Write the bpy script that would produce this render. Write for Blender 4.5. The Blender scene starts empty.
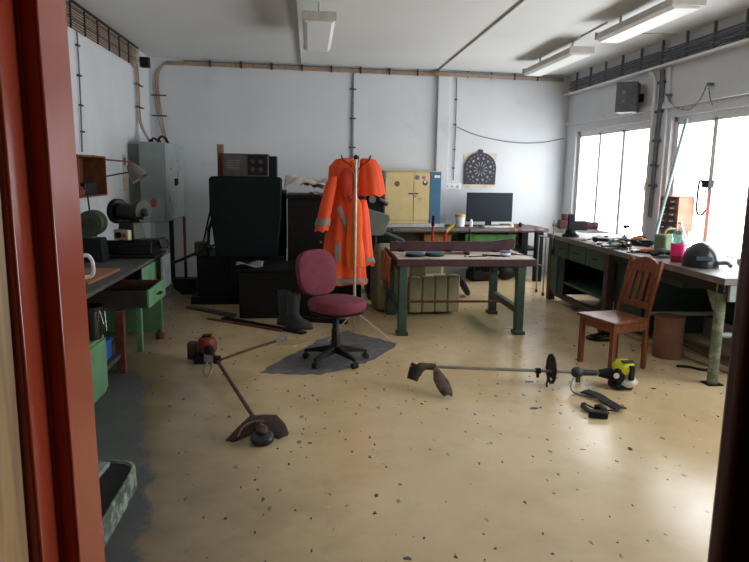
import bpy, bmesh, math, random
from mathutils import Vector, Matrix
R = math.radians; PI = math.pi
random.seed(7)
sc = bpy.context.scene
COL = sc.collection

# ------------------------------------------------------------------ camera
def make_camera():
    yaw, pitch, roll = R(5.7376), R(9.4315), R(0.9)
    F = Vector((math.sin(yaw)*math.cos(pitch), math.cos(yaw)*math.cos(pitch), -math.sin(pitch)))
    r0 = Vector((math.cos(yaw), -math.sin(yaw), 0)); d0 = F.cross(r0)
    r = r0*math.cos(roll) - d0*math.sin(roll); d = d0*math.cos(roll) + r0*math.sin(roll)
    m = Matrix((r, -d, -F)).transposed().to_4x4(); m.translation = Vector((0, 0, 1.7))
    cd = bpy.data.cameras.new('camera'); cd.sensor_width = 36; cd.lens = 650/749*36; cd.clip_start = .02
    o = bpy.data.objects.new('camera', cd); o.matrix_world = m; COL.objects.link(o); sc.camera = o
make_camera()

# ------------------------------------------------------------------ world, light, exposure
w = bpy.data.worlds.new('overcast_sky'); sc.world = w; w.use_nodes = True
bg = w.node_tree.nodes['Background']; bg.inputs[0].default_value = (.93, .97, 1.0, 1); bg.inputs[1].default_value = 12.0
sc.view_settings.view_transform = 'Standard'; sc.view_settings.look = 'None'
sc.view_settings.exposure = 0.0; sc.view_settings.gamma = 1; sc.view_settings.use_curve_mapping = False
sc.cycles.use_denoising = True
sc.cycles.max_bounces = 10; sc.cycles.diffuse_bounces = 6; sc.cycles.transparent_max_bounces = 12
sc.cycles.sample_clamp_indirect = 12; sc.cycles.caustics_reflective = False; sc.cycles.caustics_refractive = False
WIN = [(8.11, 10.51), (5.25, 7.65), (2.40, 4.80)]            # the three window bays of the right wall (Y ranges)
WZ0, WZ1 = .80, 2.42
for y0, y1 in WIN:
    ld = bpy.data.lights.new('sky_portal', 'AREA'); ld.shape = 'RECTANGLE'; ld.size = WZ1-WZ0; ld.size_y = y1-y0
    ld.cycles.is_portal = True
    o = bpy.data.objects.new('sky_portal', ld); o.location = (4.66, (y0+y1)/2, (WZ0+WZ1)/2); o.rotation_euler = (0, R(90), 0); COL.objects.link(o)

# ------------------------------------------------------------------ materials
def lin(h):
    h = h.lstrip('#'); v = [int(h[i:i+2], 16)/255 for i in (0, 2, 4)]
    return [(x/12.92 if x <= .04045 else ((x+.055)/1.055)**2.4) for x in v] + [1]
MATS = {}
def M(name, col, rough=.55, metal=0., var=.25, scale=9., col2=None, amt=.5, bump=0., **kw):
    """noise-mottled principled material; col2 adds blotches of a second colour"""
    if name in MATS: return MATS[name]
    m = bpy.data.materials.new(name); m.use_nodes = True; nt = m.node_tree; N = nt.nodes; L = nt.links
    b = N['Principled BSDF']; b.inputs['Roughness'].default_value = rough; b.inputs['Metallic'].default_value = metal
    c = lin(col) if isinstance(col, str) else list(col)
    tc = N.new('ShaderNodeTexCoord'); nz = N.new('ShaderNodeTexNoise'); nz.inputs['Scale'].default_value = scale; nz.inputs['Detail'].default_value = 5
    L.new(tc.outputs['Object'], nz.inputs['Vector'])
    rp = N.new('ShaderNodeValToRGB'); rp.color_ramp.elements[0].position = .3; rp.color_ramp.elements[1].position = .7
    rp.color_ramp.elements[0].color = [x*(1-var) for x in c[:3]]+[1]; rp.color_ramp.elements[1].color = [min(1, x*(1+var)) for x in c[:3]]+[1]
    L.new(nz.outputs['Fac'], rp.inputs['Fac']); out = rp.outputs['Color']
    if col2:
        n2 = N.new('ShaderNodeTexNoise'); n2.inputs['Scale'].default_value = scale*.6; n2.inputs['Detail'].default_value = 7; n2.inputs['Roughness'].default_value = .7
        L.new(tc.outputs['Object'], n2.inputs['Vector'])
        r2 = N.new('ShaderNodeValToRGB'); r2.color_ramp.elements[0].position = 1-amt-.05; r2.color_ramp.elements[1].position = 1-amt+.05
        r2.color_ramp.elements[0].color = (0, 0, 0, 1); r2.color_ramp.elements[1].color = (1, 1, 1, 1)
        L.new(n2.outputs['Fac'], r2.inputs['Fac'])
        mx = N.new('ShaderNodeMix'); mx.data_type = 'RGBA'; L.new(r2.outputs['Color'], mx.inputs[0]); L.new(out, mx.inputs[6]); mx.inputs[7].default_value = lin(col2); out = mx.outputs[2]
    L.new(out, b.inputs['Base Color'])
    if bump:
        bp = N.new('ShaderNodeBump'); bp.inputs['Strength'].default_value = bump; bp.inputs['Distance'].default_value = .01
        L.new(nz.outputs['Fac'], bp.inputs['Height']); L.new(bp.outputs['Normal'], b.inputs['Normal'])
    for k, v in kw.items(): b.inputs[k.replace('_', ' ')].default_value = v
    MATS[name] = m; return m

def wood(name, col, rough=.5, axis='Z', scale=3., var=.35):
    if name in MATS: return MATS[name]
    m = bpy.data.materials.new(name); m.use_nodes = True; nt = m.node_tree; N = nt.nodes; L = nt.links
    b = N['Principled BSDF']; b.inputs['Roughness'].default_value = rough; b.inputs['Specular IOR Level'].default_value = .3
    tc = N.new('ShaderNodeTexCoord'); mp = N.new('ShaderNodeMapping')
    s = [scale*9]*3; s['XYZ'.index(axis)] = scale*.7; mp.inputs['Scale'].default_value = s
    nz = N.new('ShaderNodeTexNoise'); nz.inputs['Scale'].default_value = 1; nz.inputs['Detail'].default_value = 6; nz.inputs['Distortion'].default_value = 1.2
    L.new(tc.outputs['Object'], mp.inputs['Vector']); L.new(mp.outputs['Vector'], nz.inputs['Vector'])
    rp = N.new('ShaderNodeValToRGB'); c = lin(col); rp.color_ramp.elements[0].position = .3; rp.color_ramp.elements[1].position = .7
    rp.color_ramp.elements[0].color = [x*(1-var) for x in c[:3]]+[1]; rp.color_ramp.elements[1].color = [min(1, x*(1+var)) for x in c[:3]]+[1]
    L.new(nz.outputs['Fac'], rp.inputs['Fac']); L.new(rp.outputs['Color'], b.inputs['Base Color']); MATS[name] = m; return m

def glass_mat(name, tint=(1, 1, 1), refl=.06, rough=.02):
    if name in MATS: return MATS[name]
    m = bpy.data.materials.new(name); m.use_nodes = True; nt = m.node_tree; N = nt.nodes; L = nt.links
    for n in list(N): N.remove(n)
    o = N.new('ShaderNodeOutputMaterial'); mx = N.new('ShaderNodeMixShader'); t = N.new('ShaderNodeBsdfTransparent'); g = N.new('ShaderNodeBsdfGlossy')
    t.inputs[0].default_value = (*tint, 1); g.inputs['Roughness'].default_value = rough
    nz = N.new('ShaderNodeTexNoise'); nz.inputs['Scale'].default_value = 4; mr = N.new('ShaderNodeMapRange')
    mr.inputs['To Min'].default_value = refl*.7; mr.inputs['To Max'].default_value = refl*1.3
    L.new(nz.outputs['Fac'], mr.inputs['Value']); L.new(mr.outputs[0], mx.inputs[0]); L.new(t.outputs[0], mx.inputs[1]); L.new(g.outputs[0], mx.inputs[2]); L.new(mx.outputs[0], o.inputs[0])
    MATS[name] = m; return m

def floor_mat():
    m = bpy.data.materials.new('yellow floor paint'); m.use_nodes = True; nt = m.node_tree; N = nt.nodes; L = nt.links
    b = N['Principled BSDF']; geo = N.new('ShaderNodeNewGeometry'); P = geo.outputs['Position']
    def noise(scale, detail=5, rough=.55, vec=P):
        n = N.new('ShaderNodeTexNoise'); n.inputs['Scale'].default_value = scale; n.inputs['Detail'].default_value = detail; n.inputs['Roughness'].default_value = rough
        L.new(vec, n.inputs['Vector']); return n.outputs['Fac']
    def math_(op, a, c=None, clamp=False):
        n = N.new('ShaderNodeMath'); n.operation = op; n.use_clamp = clamp
        for i, v in enumerate((a, c)):
            if v is None: continue
            if hasattr(v, 'links'): L.new(v, n.inputs[i])
            else: n.inputs[i].default_value = v
        return n.outputs[0]
    def ramp(v, a, c):
        n = N.new('ShaderNodeMapRange'); n.inputs['From Min'].default_value = a; n.inputs['From Max'].default_value = c; L.new(v, n.inputs['Value']); return n.outputs[0]
    def mix(f, a, c):
        n = N.new('ShaderNodeMix'); n.data_type = 'RGBA'; L.new(f, n.inputs[0])
        for i, v in ((6, a), (7, c)):
            if hasattr(v, 'links'): L.new(v, n.inputs[i])
            else: n.inputs[i].default_value = v
        return n.outputs[2]
    base = mix(ramp(noise(.9), .35, .65), lin('#cfb388'), lin('#dcc49c'))
    base = mix(math_('MULTIPLY', ramp(noise(2.3, 8, .7), .46, .72), .6), base, lin('#b79f76'))       # scuffs and dirt
    sep = N.new('ShaderNodeSeparateXYZ'); L.new(P, sep.inputs[0]); X, Y = sep.outputs[0], sep.outputs[1]
    def specks(scale, thr, keep, stretch=(1, 1, 1), rot=0):
        mp = N.new('ShaderNodeMapping'); mp.inputs['Scale'].default_value = stretch; mp.inputs['Rotation'].default_value = (0, 0, rot); L.new(P, mp.inputs['Vector'])
        wn = N.new('ShaderNodeTexNoise'); wn.inputs['Scale'].default_value = 30; L.new(P, wn.inputs['Vector'])
        ad = N.new('ShaderNodeVectorMath'); ad.operation = 'MULTIPLY_ADD'; L.new(wn.outputs['Color'], ad.inputs[0]); ad.inputs[1].default_value = (.03,)*3; L.new(mp.outputs['Vector'], ad.inputs[2])
        v = N.new('ShaderNodeTexVoronoi'); v.voronoi_dimensions = '2D'; v.inputs['Scale'].default_value = scale; L.new(ad.outputs[0], v.inputs['Vector'])
        sp = N.new('ShaderNodeSeparateColor'); L.new(v.outputs['Color'], sp.inputs[0])
        size = math_('MULTIPLY', sp.outputs[1], thr)
        near = math_('LESS_THAN', v.outputs['Distance'], size)
        return math_('MULTIPLY', near, math_('LESS_THAN', sp.outputs[0], keep))
    dens = ramp(noise(.8, 2), .3, .6)
    s1 = math_('MULTIPLY', specks(9, .12, .30, (1, .55, 1), .5), dens)
    s2 = specks(2.3, .06, .16, (.7, 1, 1), -.6)
    s3 = specks(15, .13, .22, (1, .5, 1), 1.1)
    sp_ = math_('MAXIMUM', math_('MAXIMUM', s1, s2), s3)
    base = mix(sp_, base, lin('#3b393d'))
    white = specks(5, .06, .05); base = mix(white, base, lin('#d8d2c8'))
    # bare concrete along the left bench: a worn edge with its own ragged outline
    t = math_('MULTIPLY', math_('SUBTRACT', 4.9, Y), .55, True)
    t2 = math_('MULTIPLY', math_('SUBTRACT', Y, 5.2), 1.1, True)
    edge = math_('SUBTRACT', math_('ADD', math_('MULTIPLY', t, .50), -1.28), math_('MULTIPLY', t2, .7))
    rag = math_('MULTIPLY', math_('SUBTRACT', noise(5, 8, .65), .5), .34)
    k = math_('SUBTRACT', math_('ADD', edge, rag), X)
    worn = ramp(k, -.012, .03)
    grime = math_('MULTIPLY', ramp(math_('ADD', k, math_('MULTIPLY', noise(3, 6), .5)), -.75, .35), .85)
    base = mix(grime, base, lin('#4a4030'))
    base = mix(worn, base, mix(noise(6, 8), lin('#3c3e40'), lin('#5c5d5c')))
    L.new(base, b.inputs['Base Color'])
    rg = N.new('ShaderNodeMapRange'); rg.inputs['To Min'].default_value = .12; rg.inputs['To Max'].default_value = .34; b.inputs['IOR'].default_value = 1.6; L.new(noise(2.5, 6), rg.inputs['Value'])
    L.new(math_('MAXIMUM', rg.outputs[0], math_('MULTIPLY', worn, .7)), b.inputs['Roughness'])
    bp = N.new('ShaderNodeBump'); bp.inputs['Strength'].default_value = .15; bp.inputs['Distance'].default_value = .006; L.new(noise(3.5, 4), bp.inputs['Height']); L.new(bp.outputs[0], b.inputs['Normal'])
    return m

WALL = M('white limewash', '#cbcdd0', .85, var=.05, scale=1.2, col2='#bfc1c4', amt=.38)
CEIL = M('ceiling white', '#d4d4d2', .9, var=.04, scale=.8)
FLOOR = floor_mat()
RED = M('red brown gloss paint', '#b0482f', .2, var=.08, scale=3)
OAK = wood('door veneer', '#b5926a', .45)
WHITE = M('white paint', '#dcdcda', .5, var=.06)
GREEN = M('machine green', '#2f4a3c', .5, var=.3, scale=6, col2='#2a2d2b', amt=.38)
DGREEN = M('dark green enamel', '#0c1411', .6, var=.25, scale=4, Specular_IOR_Level=.2)
LGREEN = M('light green enamel', '#64906a', .5, var=.15, scale=5, col2='#507757', amt=.4)
BLACK = M('black plastic', '#101113', .5, var=.2, Specular_IOR_Level=.3)
RUBBER = M('black rubber', '#1e1e20', .75, var=.2)
DARK = M('dark greasy steel', '#151515', .5, .2, var=.4, scale=12, Specular_IOR_Level=.3)
STEEL = M('bare steel', '#8a8a88', .35, .85, var=.2, scale=14)
GREYST = M('grey painted steel', '#8f9a98', .45, var=.12, scale=4, col2='#7e8886', amt=.4)
RUST = M('rusty red steel', '#6a352b', .7, .1, var=.3, scale=14)
MAROON = M('maroon bar paint', '#43282a', .55, .1, var=.35, scale=9)
DUSTY = M('dusty bench top', '#cfc2b4', .6, var=.15, scale=5, col2='#8f8377', amt=.40)
GREYWD = wood('grey weathered wood', '#494543', .75, 'Y')
BROWNWD = wood('brown plywood', '#7a5236', .6, 'Y')
DKBROWN = wood('dark brown wood', '#120c0b', .45, 'X')
CHAIRWD = wood('varnished chair wood', '#74432b', .3, 'Z')
CARD = M('cardboard', '#a9773f', .8, var=.12)
PALECARD = M('pale cardboard', '#a88d63', .85, var=.12)
CREAM = M('cream enamel', '#cfb67f', .5, var=.08, scale=5)
BLUE = M('blue enamel', '#2a5f80', .5, var=.1)
ORANGE = M('orange safety cloth', '#e9501e', .75, var=.1, scale=7, bump=.2)
ORANGE_LIT = M('lit orange safety cloth', '#f7671a', .75, var=.08, scale=7, bump=.2)  # lighter orange: the lit middle of the coats put into the vest colour
REFL = M('grey reflective tape', '#857a74', .5, var=.1)
MAR_FAB = M('maroon chair fabric', '#74303f', .9, var=.18, scale=14, col2='#6a2c3c', amt=.45, bump=.15)
OLIVE = M('olive grey upholstery', '#a39c7c', .85, var=.12, scale=6)
BEIGE = M('beige upholstery', '#8f8467', .85, var=.15, scale=6)
CABLE = M('tan cable sheath', '#a38b75', .6, var=.2, scale=20)
GCABLE = M('grey cable sheath', '#63676d', .6, var=.25, scale=20)
CLIP = M('dark cable clip', '#3b3532', .6, .3)
REDP = M('bright red paint', '#b3202a', .4, var=.15)
CLEAR = glass_mat('window glass')
YELLOW = M('yellow green plastic', '#c8c922', .35, var=.08)
TEAL = M('teal enamel', '#1f4a50', .4)
DIRTY = M('mud caked steel', '#5a4a3d', .8, .2, var=.4, scale=25, col2='#33291f', amt=.45, bump=.4)
CONC = M('worn grey mat', '#626060', .85, var=.2, scale=10, col2='#77736d', amt=.42)

# ------------------------------------------------------------------ mesh helpers
class MB:
    def __init__(s): s.bm = bmesh.new()
    def _x(s, vs, rot=None, c=(0, 0, 0)):
        c = Vector(c)
        for v in vs:
            if rot: v.co = rot @ v.co
            v.co += c
    def box(s, c, d, rz=0, rot=None, taper=None):
        r = bmesh.ops.create_cube(s.bm, size=1)
        for v in r['verts']:
            v.co = Vector((v.co.x*d[0], v.co.y*d[1], v.co.z*d[2]))
            if taper and v.co.z > 0: v.co.x *= taper[0]; v.co.y *= taper[1]
        s._x(r['verts'], rot or (Matrix.Rotation(rz, 3, 'Z') if rz else None), c); return s
    def b2(s, x0, x1, y0, y1, z0, z1):
        return s.box(((x0+x1)/2, (y0+y1)/2, (z0+z1)/2), (x1-x0, y1-y0, z1-z0))
    def cyl(s, p0, p1, r, r2=None, seg=16):
        p0, p1 = Vector(p0), Vector(p1); d = p1-p0
        g = bmesh.ops.create_cone(s.bm, cap_ends=True, segments=seg, radius1=r, radius2=r if r2 is None else r2, depth=d.length)
        s._x(g['verts'], d.to_track_quat('Z', 'Y').to_matrix(), (p0+p1)/2); return s
    def ell(s, c, r, seg=16, rot=None):
        g = bmesh.ops.create_uvsphere(s.bm, u_segments=seg, v_segments=max(6, seg*2//3), radius=1)
        for v in g['verts']: v.co = Vector((v.co.x*r[0], v.co.y*r[1], v.co.z*r[2]))
        s._x(g['verts'], rot, c); return s
    def tube(s, pts, r, seg=8, closed=False, smooth=0, flat=1.):
        pts = [Vector(p) for p in pts]
        if smooth:
            q = []; n = len(pts); rng = n if closed else n-1
            for i in range(rng):
                a = pts[(i-1) % n] if closed or i > 0 else pts[i]; b = pts[i]; c = pts[(i+1) % n]; d = pts[(i+2) % n] if closed or i+2 < n else c
                for k in range(smooth):
                    t = k/smooth; q.append(.5*((2*b)+(c-a)*t+(2*a-5*b+4*c-d)*t*t+(3*b-a-3*c+d)*t**3))
            if not closed: q.append(pts[-1])
            pts = q
        n = len(pts); rings = []; up = None
        for i, p in enumerate(pts):
            a = pts[i-1] if (closed or i > 0) else p; b = pts[(i+1) % n] if (closed or i < n-1) else p
            t = (b-a).normalized()
            if up is None: up = Vector((0, 0, 1)) if abs(t.z) < .9 else Vector((1, 0, 0))
            u = t.cross(up)
            if u.length < 1e-5: u = t.cross(Vector((0, 1, 0)))
            u.normalize(); v = u.cross(t).normalized(); up = v
            rr = r[i*len(r)//n] if isinstance(r, (list, tuple)) else r
            rings.append([s.bm.verts.new(p+u*math.cos(2*PI*k/seg)*rr+v*math.sin(2*PI*k/seg)*rr*flat) for k in range(seg)])
        for i in range(n if closed else n-1):
            A, B = rings[i], rings[(i+1) % n]
            for k in range(seg): s.bm.faces.new((A[k], A[(k+1) % seg], B[(k+1) % seg], B[k]))
        if not closed: s.bm.faces.new(rings[0][::-1]); s.bm.faces.new(rings[-1])
        return s
    def rings(s, rl, cap=True):
        V = [[s.bm.verts.new(p) for p in r] for r in rl]; n = len(V[0])
        for a, b in zip(V, V[1:]):
            for k in range(n): s.bm.faces.new((a[k], a[(k+1) % n], b[(k+1) % n], b[k]))
        if cap: s.bm.faces.new(V[0][::-1]); s.bm.faces.new(V[-1])
        return s
    def lathe(s, prof, c=(0, 0, 0), seg=24, rot=None):
        rl = []
        for r, z in prof:
            rg = []
            for k in range(seg):
                v = Vector((r*math.cos(2*PI*k/seg), r*math.sin(2*PI*k/seg), z))
                if rot: v = rot @ v
                rg.append(v+Vector(c))
            rl.append(rg)
        return s.rings(rl)
    def prism(s, poly, plane, a, b, rot=None, c=(0, 0, 0)):
        f = {'XY': lambda p, h: Vector((p[0], p[1], h)), 'XZ': lambda p, h: Vector((p[0], h, p[1])), 'YZ': lambda p, h: Vector((h, p[0], p[1]))}[plane]
        A = [f(p, a) for p in poly]; B = [f(p, b) for p in poly]
        for v in A+B:
            if rot: v[:] = rot @ v
            v[:] = v+Vector(c)
        return s.rings([A, B])
    def sheet(s, fn, nu, nv):
        V = [[s.bm.verts.new(fn(i/nu, j/nv)) for j in range(nv+1)] for i in range(nu+1)]
        for i in range(nu):
            for j in range(nv): s.bm.faces.new((V[i][j], V[i+1][j], V[i+1][j+1], V[i][j+1]))
        return s
    def build(s, name, mat, parent=None, loc=(0, 0, 0), rz=0, bevel=0, solid=0, smooth=True, sub=0, angle=35):
        bmesh.ops.recalc_face_normals(s.bm, faces=s.bm.faces[:])
        me = bpy.data.meshes.new(name); s.bm.to_mesh(me); s.bm.free(); me.materials.append(mat)
        if smooth:
            for p in me.polygons: p.use_smooth = True
            me.set_sharp_from_angle(angle=R(angle))
        o = bpy.data.objects.new(name, me); COL.objects.link(o)
        if parent: o.parent = parent
        o.location = loc; o.rotation_euler = (0, 0, rz)
        if solid: q = o.modifiers.new('solid', 'SOLIDIFY'); q.thickness = solid; q.offset = 0
        if bevel: q = o.modifiers.new('bevel', 'BEVEL'); q.width = bevel; q.segments = 2; q.limit_method = 'ANGLE'; q.angle_limit = R(40)
        if sub: q = o.modifiers.new('sub', 'SUBSURF'); q.levels = sub; q.render_levels = sub
        return o
def tag(o, label=None, cat=None, group=None, kind=None):
    if label: o['label'] = label
    if cat: o['category'] = cat
    if group: o['group'] = group
    if kind: o['kind'] = kind
    return o
def T(name, label, cat, loc=(0, 0, 0), rz=0, group=None):
    o = bpy.data.objects.new(name, None); o.empty_display_size = .1; COL.objects.link(o); o.location = loc; o.rotation_euler = (0, 0, rz)
    return tag(o, label, cat, group)
def S(name, mb, mat, **k): return tag(mb.build(name, mat, **k), kind='structure')
def dup(src, loc=None, rz=None, label=None):
    def cp(o, p):
        c = o.copy(); COL.objects.link(c)
        if p: c.parent = p
        for ch in o.children: cp(ch, c)
        return c
    r = cp(src, None)
    if loc: r.location = loc
    if rz is not None: r.rotation_euler = (0, 0, rz)
    if label: r['label'] = label
    return r
def rect_round(w, h, r, n=5, cx=0, cy=0):
    out = []
    for sx, sy, a0 in ((1, 1, 0), (-1, 1, 90), (-1, -1, 180), (1, -1, 270)):
        for k in range(n+1):
            a = R(a0+90*k/n); out.append((cx+sx*(w/2-r)+r*math.cos(a), cy+sy*(h/2-r)+r*math.sin(a)))
    return out
def jig(a): return random.uniform(-a, a)

# ================================================================== the setting
XL, XR, HC = -2.40, 4.33, 3.35
TH = math.atan2(.542, 6.722)                                   # the back wall stands slightly askew
BL = Vector((-2.397, 10.367, 0)); TV = Vector((math.cos(TH), math.sin(TH), 0)); NV = Vector((math.sin(TH), -math.cos(TH), 0))
def bw(s, off=0, z=0): return BL+TV*s+NV*off+Vector((0, 0, z))
S('floor', MB().b2(-2.8, 4.8, -2.3, 11.6, -.12, 0), FLOOR)
S('ceiling', MB().b2(-2.8, 4.8, .86, 11.6, HC, HC+.15), CEIL)
S('wall_left', MB().b2(XL-.25, XL, .86, 11.4, 0, HC), WALL)
S('wall_back', MB().b2(-.6, 7.3, 0, .25, 0, HC), WALL, loc=BL, rz=TH)
wr = MB()
wr.b2(XR, XR+.32, .86, 11.6, 0, WZ0).b2(XR, XR+.32, .86, 11.6, WZ1, HC)
e = [.86] + [v for a in reversed(WIN) for v in a] + [11.6]
for a, b in zip(e[0::2], e[1::2]): wr.b2(XR, XR+.32, a, b, WZ0, WZ1)
S('wall_right', wr, WALL)
JX0, JX1, JY1 = -.340, 1.20, 1.03                              # doorway
wf = MB(); wf.b2(-2.65, JX0-.05, .88, 1.0, 0, HC).b2(JX1+.035, 4.65, .88, 1.0, 0, HC).b2(JX0-.05, JX1+.035, .88, 1.0, 2.11, HC)
S('wall_front', wf, WALL)
# red steel door frame: one stepped profile up both sides and over the head
pr = [(0, JY1), (0, .92), (-.026, .92), (-.026, .858), (-.075, .858), (-.075, .875), (-.036, .875), (-.036, 1.005), (-.075, 1.005), (-.075, JY1)]
fr = MB()
fr.prism([(JX0+x, y) for x, y in pr], 'XY', 0, 2.075)
for v in fr.bm.verts: v.co.x -= .012*(v.co.z-1.15)                # the old frame leans a little
fr.prism([(JX1-x, y) for x, y in pr], 'XY', 0, 2.075)
fr.prism([(y, 2.075-x) for x, y in pr], 'YZ', JX0-.075, JX1+.075)
S('trim_1', fr, RED, bevel=.004)
# corridor behind the doorway: unseen dark box to keep the near faces unlit
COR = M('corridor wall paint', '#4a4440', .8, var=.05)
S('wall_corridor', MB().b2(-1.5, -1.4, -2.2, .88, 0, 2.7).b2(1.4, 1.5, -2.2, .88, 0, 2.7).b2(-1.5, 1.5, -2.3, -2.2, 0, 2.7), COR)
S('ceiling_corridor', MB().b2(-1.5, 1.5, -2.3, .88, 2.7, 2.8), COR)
d1 = S('door_1', MB().b2(-.422, -.380, -.06, .852, .01, 2.06), OAK, bevel=.003)
DLEAF = M('dark maroon door paint', '#55332f', .35, var=.08)
S('door_2', MB().b2(.628, JX1-.03, .861, .898, .01, 2.06), DLEAF, bevel=.012)
hd = MB(); hd.cyl((-.38, .06, 1.02), (-.355, .06, 1.02), .011).tube([(-.355, .06, 1.02), (-.35, .10, 1.02), (-.35, .17, 1.02)], .009)
hd.build('door_handle', STEEL, d1)
# pillars
S('trim_2', MB().b2(4.46, 4.66, -.07, .0, 0, HC), WALL, loc=BL, rz=TH, bevel=.006)
lm = MB()
for y0, y1 in ((8.0, 11.0), (1.0, 8.0)): lm.b2(XR-.05, XR, y0, y1, 2.53, 2.59)
S('trim_3', lm, WALL)
S('trim_4', MB().b2(XR-.10, XR, 1.0, 10.9, 3.02, 3.05), WHITE, bevel=.003)
S('trim_5', MB().b2(XR-.03, XR, 7.72, 8.02, WZ0, 3.02), WALL, bevel=.004)
for i, (y0, y1) in enumerate(WIN):
    nm = 'window_%d' % (i+1)
    wn = T(nm, None, None, (XR, 0, 0)); tag(wn, kind='structure')
    f = MB(); t = .06
    f.b2(.05, .13, y0, y0+t, WZ0, WZ1).b2(.05, .13, y1-t, y1, WZ0, WZ1).b2(.05, .13, y0, y1, WZ0, WZ0+t).b2(.05, .13, y0, y1, WZ1-t, WZ1)
    f.build('window_frame', WHITE, wn, bevel=.004)
    n = 3; wd = (y1-y0-2*t)/n
    for k in range(n):
        a, b = y0+t+k*wd+.004, y0+t+(k+1)*wd-.004; z0, z1 = WZ0+t+.003, WZ1-t-.003; q = .034
        cm = MB(); cm.b2(.045, .10, a, a+q, z0, z1).b2(.045, .10, b-q, b, z0, z1).b2(.045, .10, a, b, z0, z0+q).b2(.045, .10, a, b, z1-q, z1)
        cs = cm.build('casement', WHITE, wn, bevel=.003)
        MB().b2(.07, .075, a+q, b-q, z0+q, z1-q).build('pane', CLEAR, cs)
        h = MB(); h.cyl((.045, a+q/2, 1.62), (.02, a+q/2, 1.62), .008, seg=10).b2(.012, .024, a+q/2-.01, a+q/2+.01, 1.52, 1.64); h.build('casement_handle', STEEL, cs)
    MB().b2(-.06, .06, y0-.03, y1+.03, WZ0-.03, WZ0-.001).build('window_sill', WHITE, wn, bevel=.004)

# ================================================================== ceiling lamps and wiring
DIFF = M('white lamp diffuser', '#e6e6e2', .35, var=.03)
LAMPB = M('lamp housing', '#b9b4ab', .5, var=.1)
def fluor(label, x, y0, y1, wdt, zb, hang):
    L_ = y1-y0; t = T('ceiling_light', label, 'ceiling light', (x, (y0+y1)/2, zb), 0, 'fluorescent lamps under the ceiling')
    MB().prism([(-wdt/2, .03), (wdt/2, .03), (wdt*.42, .10), (-wdt*.42, .10)], 'XZ', -L_/2, L_/2).build('housing', LAMPB, t, bevel=.006)
    MB().prism([(-wdt*.36, 0), (wdt*.36, 0), (wdt*.48, .0295), (-wdt*.48, .0295)], 'XZ', -L_/2+.02, L_/2-.02).build('diffuser', DIFF, t, bevel=.006)
    for s in (-1, 1): MB().b2(-wdt/2-.003, wdt/2+.003, s*L_/2-.012, s*L_/2+.012, .025, .104).build('end_cap', LAMPB, t, bevel=.003)
    for s in (-1, 1): MB().cyl((0, s*L_*.33, .10), (0, s*L_*.33, HC-zb), .012).build('hanger', LAMPB, t)
    return t
fluor('fluorescent ceiling light at the left, alone above the dark machine', .09, 6.52, 8.05, .32, 3.10, 1)
fluor('fluorescent ceiling light nearer the back wall, smaller of the right pair', 3.24, 7.85, 9.6, .30, 3.13, 1)
fluor('fluorescent ceiling light nearest the camera on the right, largest in view', 3.22, 5.58, 7.10, .30, 3.13, 1)
def conduit(label, pts, r, mat=GCABLE, name='ceiling_conduit'):
    return tag(MB().tube(pts, r).build(name, mat), label, 'conduit')
conduit('light grey ceiling conduit running from the back wall pillar toward the camera', [(2.05, 10.72, 3.338), (2.03, 7.5, 3.338), (2.0, 4.2, 3.338)], .010, LAMPB)
conduit('grey ceiling conduit along the line of the left lamp', [(-.13, 10.4, 3.333), (-.13, 5.0, 3.333)], .014, LAMPB)
conduit('thin conduit across the ceiling ending at the right wall cables', [(3.45, 7.55, 3.342), (4.25, 7.55, 3.342)], .007, LAMPB)
conduit('short conduit joining the two right lamps on the ceiling', [(3.20, 7.12, 3.34), (3.22, 7.84, 3.34)], .009, LAMPB)
def hline(name, label, paths, clips, r, mat, cat='cable run', clipmat=CLIP):
    t = T(name, label, cat)
    for k, p in enumerate(paths): MB().tube(p, r, seg=6, smooth=4 if len(p) > 2 else 0).build('cable', GCABLE if mat is CABLE and k % 4 == 3 else mat, t)
    for c, d, rz in clips: MB().box(c, d, rz).build('cable_clip', clipmat, t)
    return t
# left wall: a tray of tan cables that bends down to the grey cabinet
paths = []
for k in range(9):
    z = 3.10+.028*k; x = XL+.03
    if k < 5: paths.append([(x, 1.1, z), (x, 9.0-.0*k, z), (x, 9.35+.03*k, z-.01), (x, 9.50+.035*k, z-.12), (x, 9.52+.035*k, 2.75), (x+.02, 9.50+.03*k, 2.35), (x+.16, 9.40+.02*k, 2.09)])
    else: paths.append([(x, 1.1, z), (x, 8.0, z), (x, 9.7, z)])
cl = [((XL+.04, 2.0+.42*k, 3.2), (.02, .022, .25), 0) for k in range(18)]
cl += [((XL+.05, 9.60, z), (.02, .34, .018), 0) for z in (2.85, 2.55)]
hline('cable_run', 'tan cables bundled along the top of the left wall', paths, cl, .0082, CABLE)
tag(MB().b2(XL+.002, XL+.012, 1.05, 9.45, 3.10, 3.325).build('cable_gap_filler', M('dark gap filler', '#201c1a', .8)), 'dark backboard added behind the tan cables on the left wall', 'filler')  # added sheet that gives the gaps between the cables their dark tone
tag(MB().b2(XL, XL+.06, 1.05, 9.62, 3.336, 3.349).build('cable_tray_lip', CLIP), 'dark steel lip above the tan cables on the left wall', 'cable tray')
tag(MB().b2(-.06, .06, -.05, .05, -.07, .07).build('junction_box', BLACK, loc=(XL+.07, 9.9, 3.20), bevel=.006), 'small black junction box high in the left back corner', 'junction box')
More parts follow.
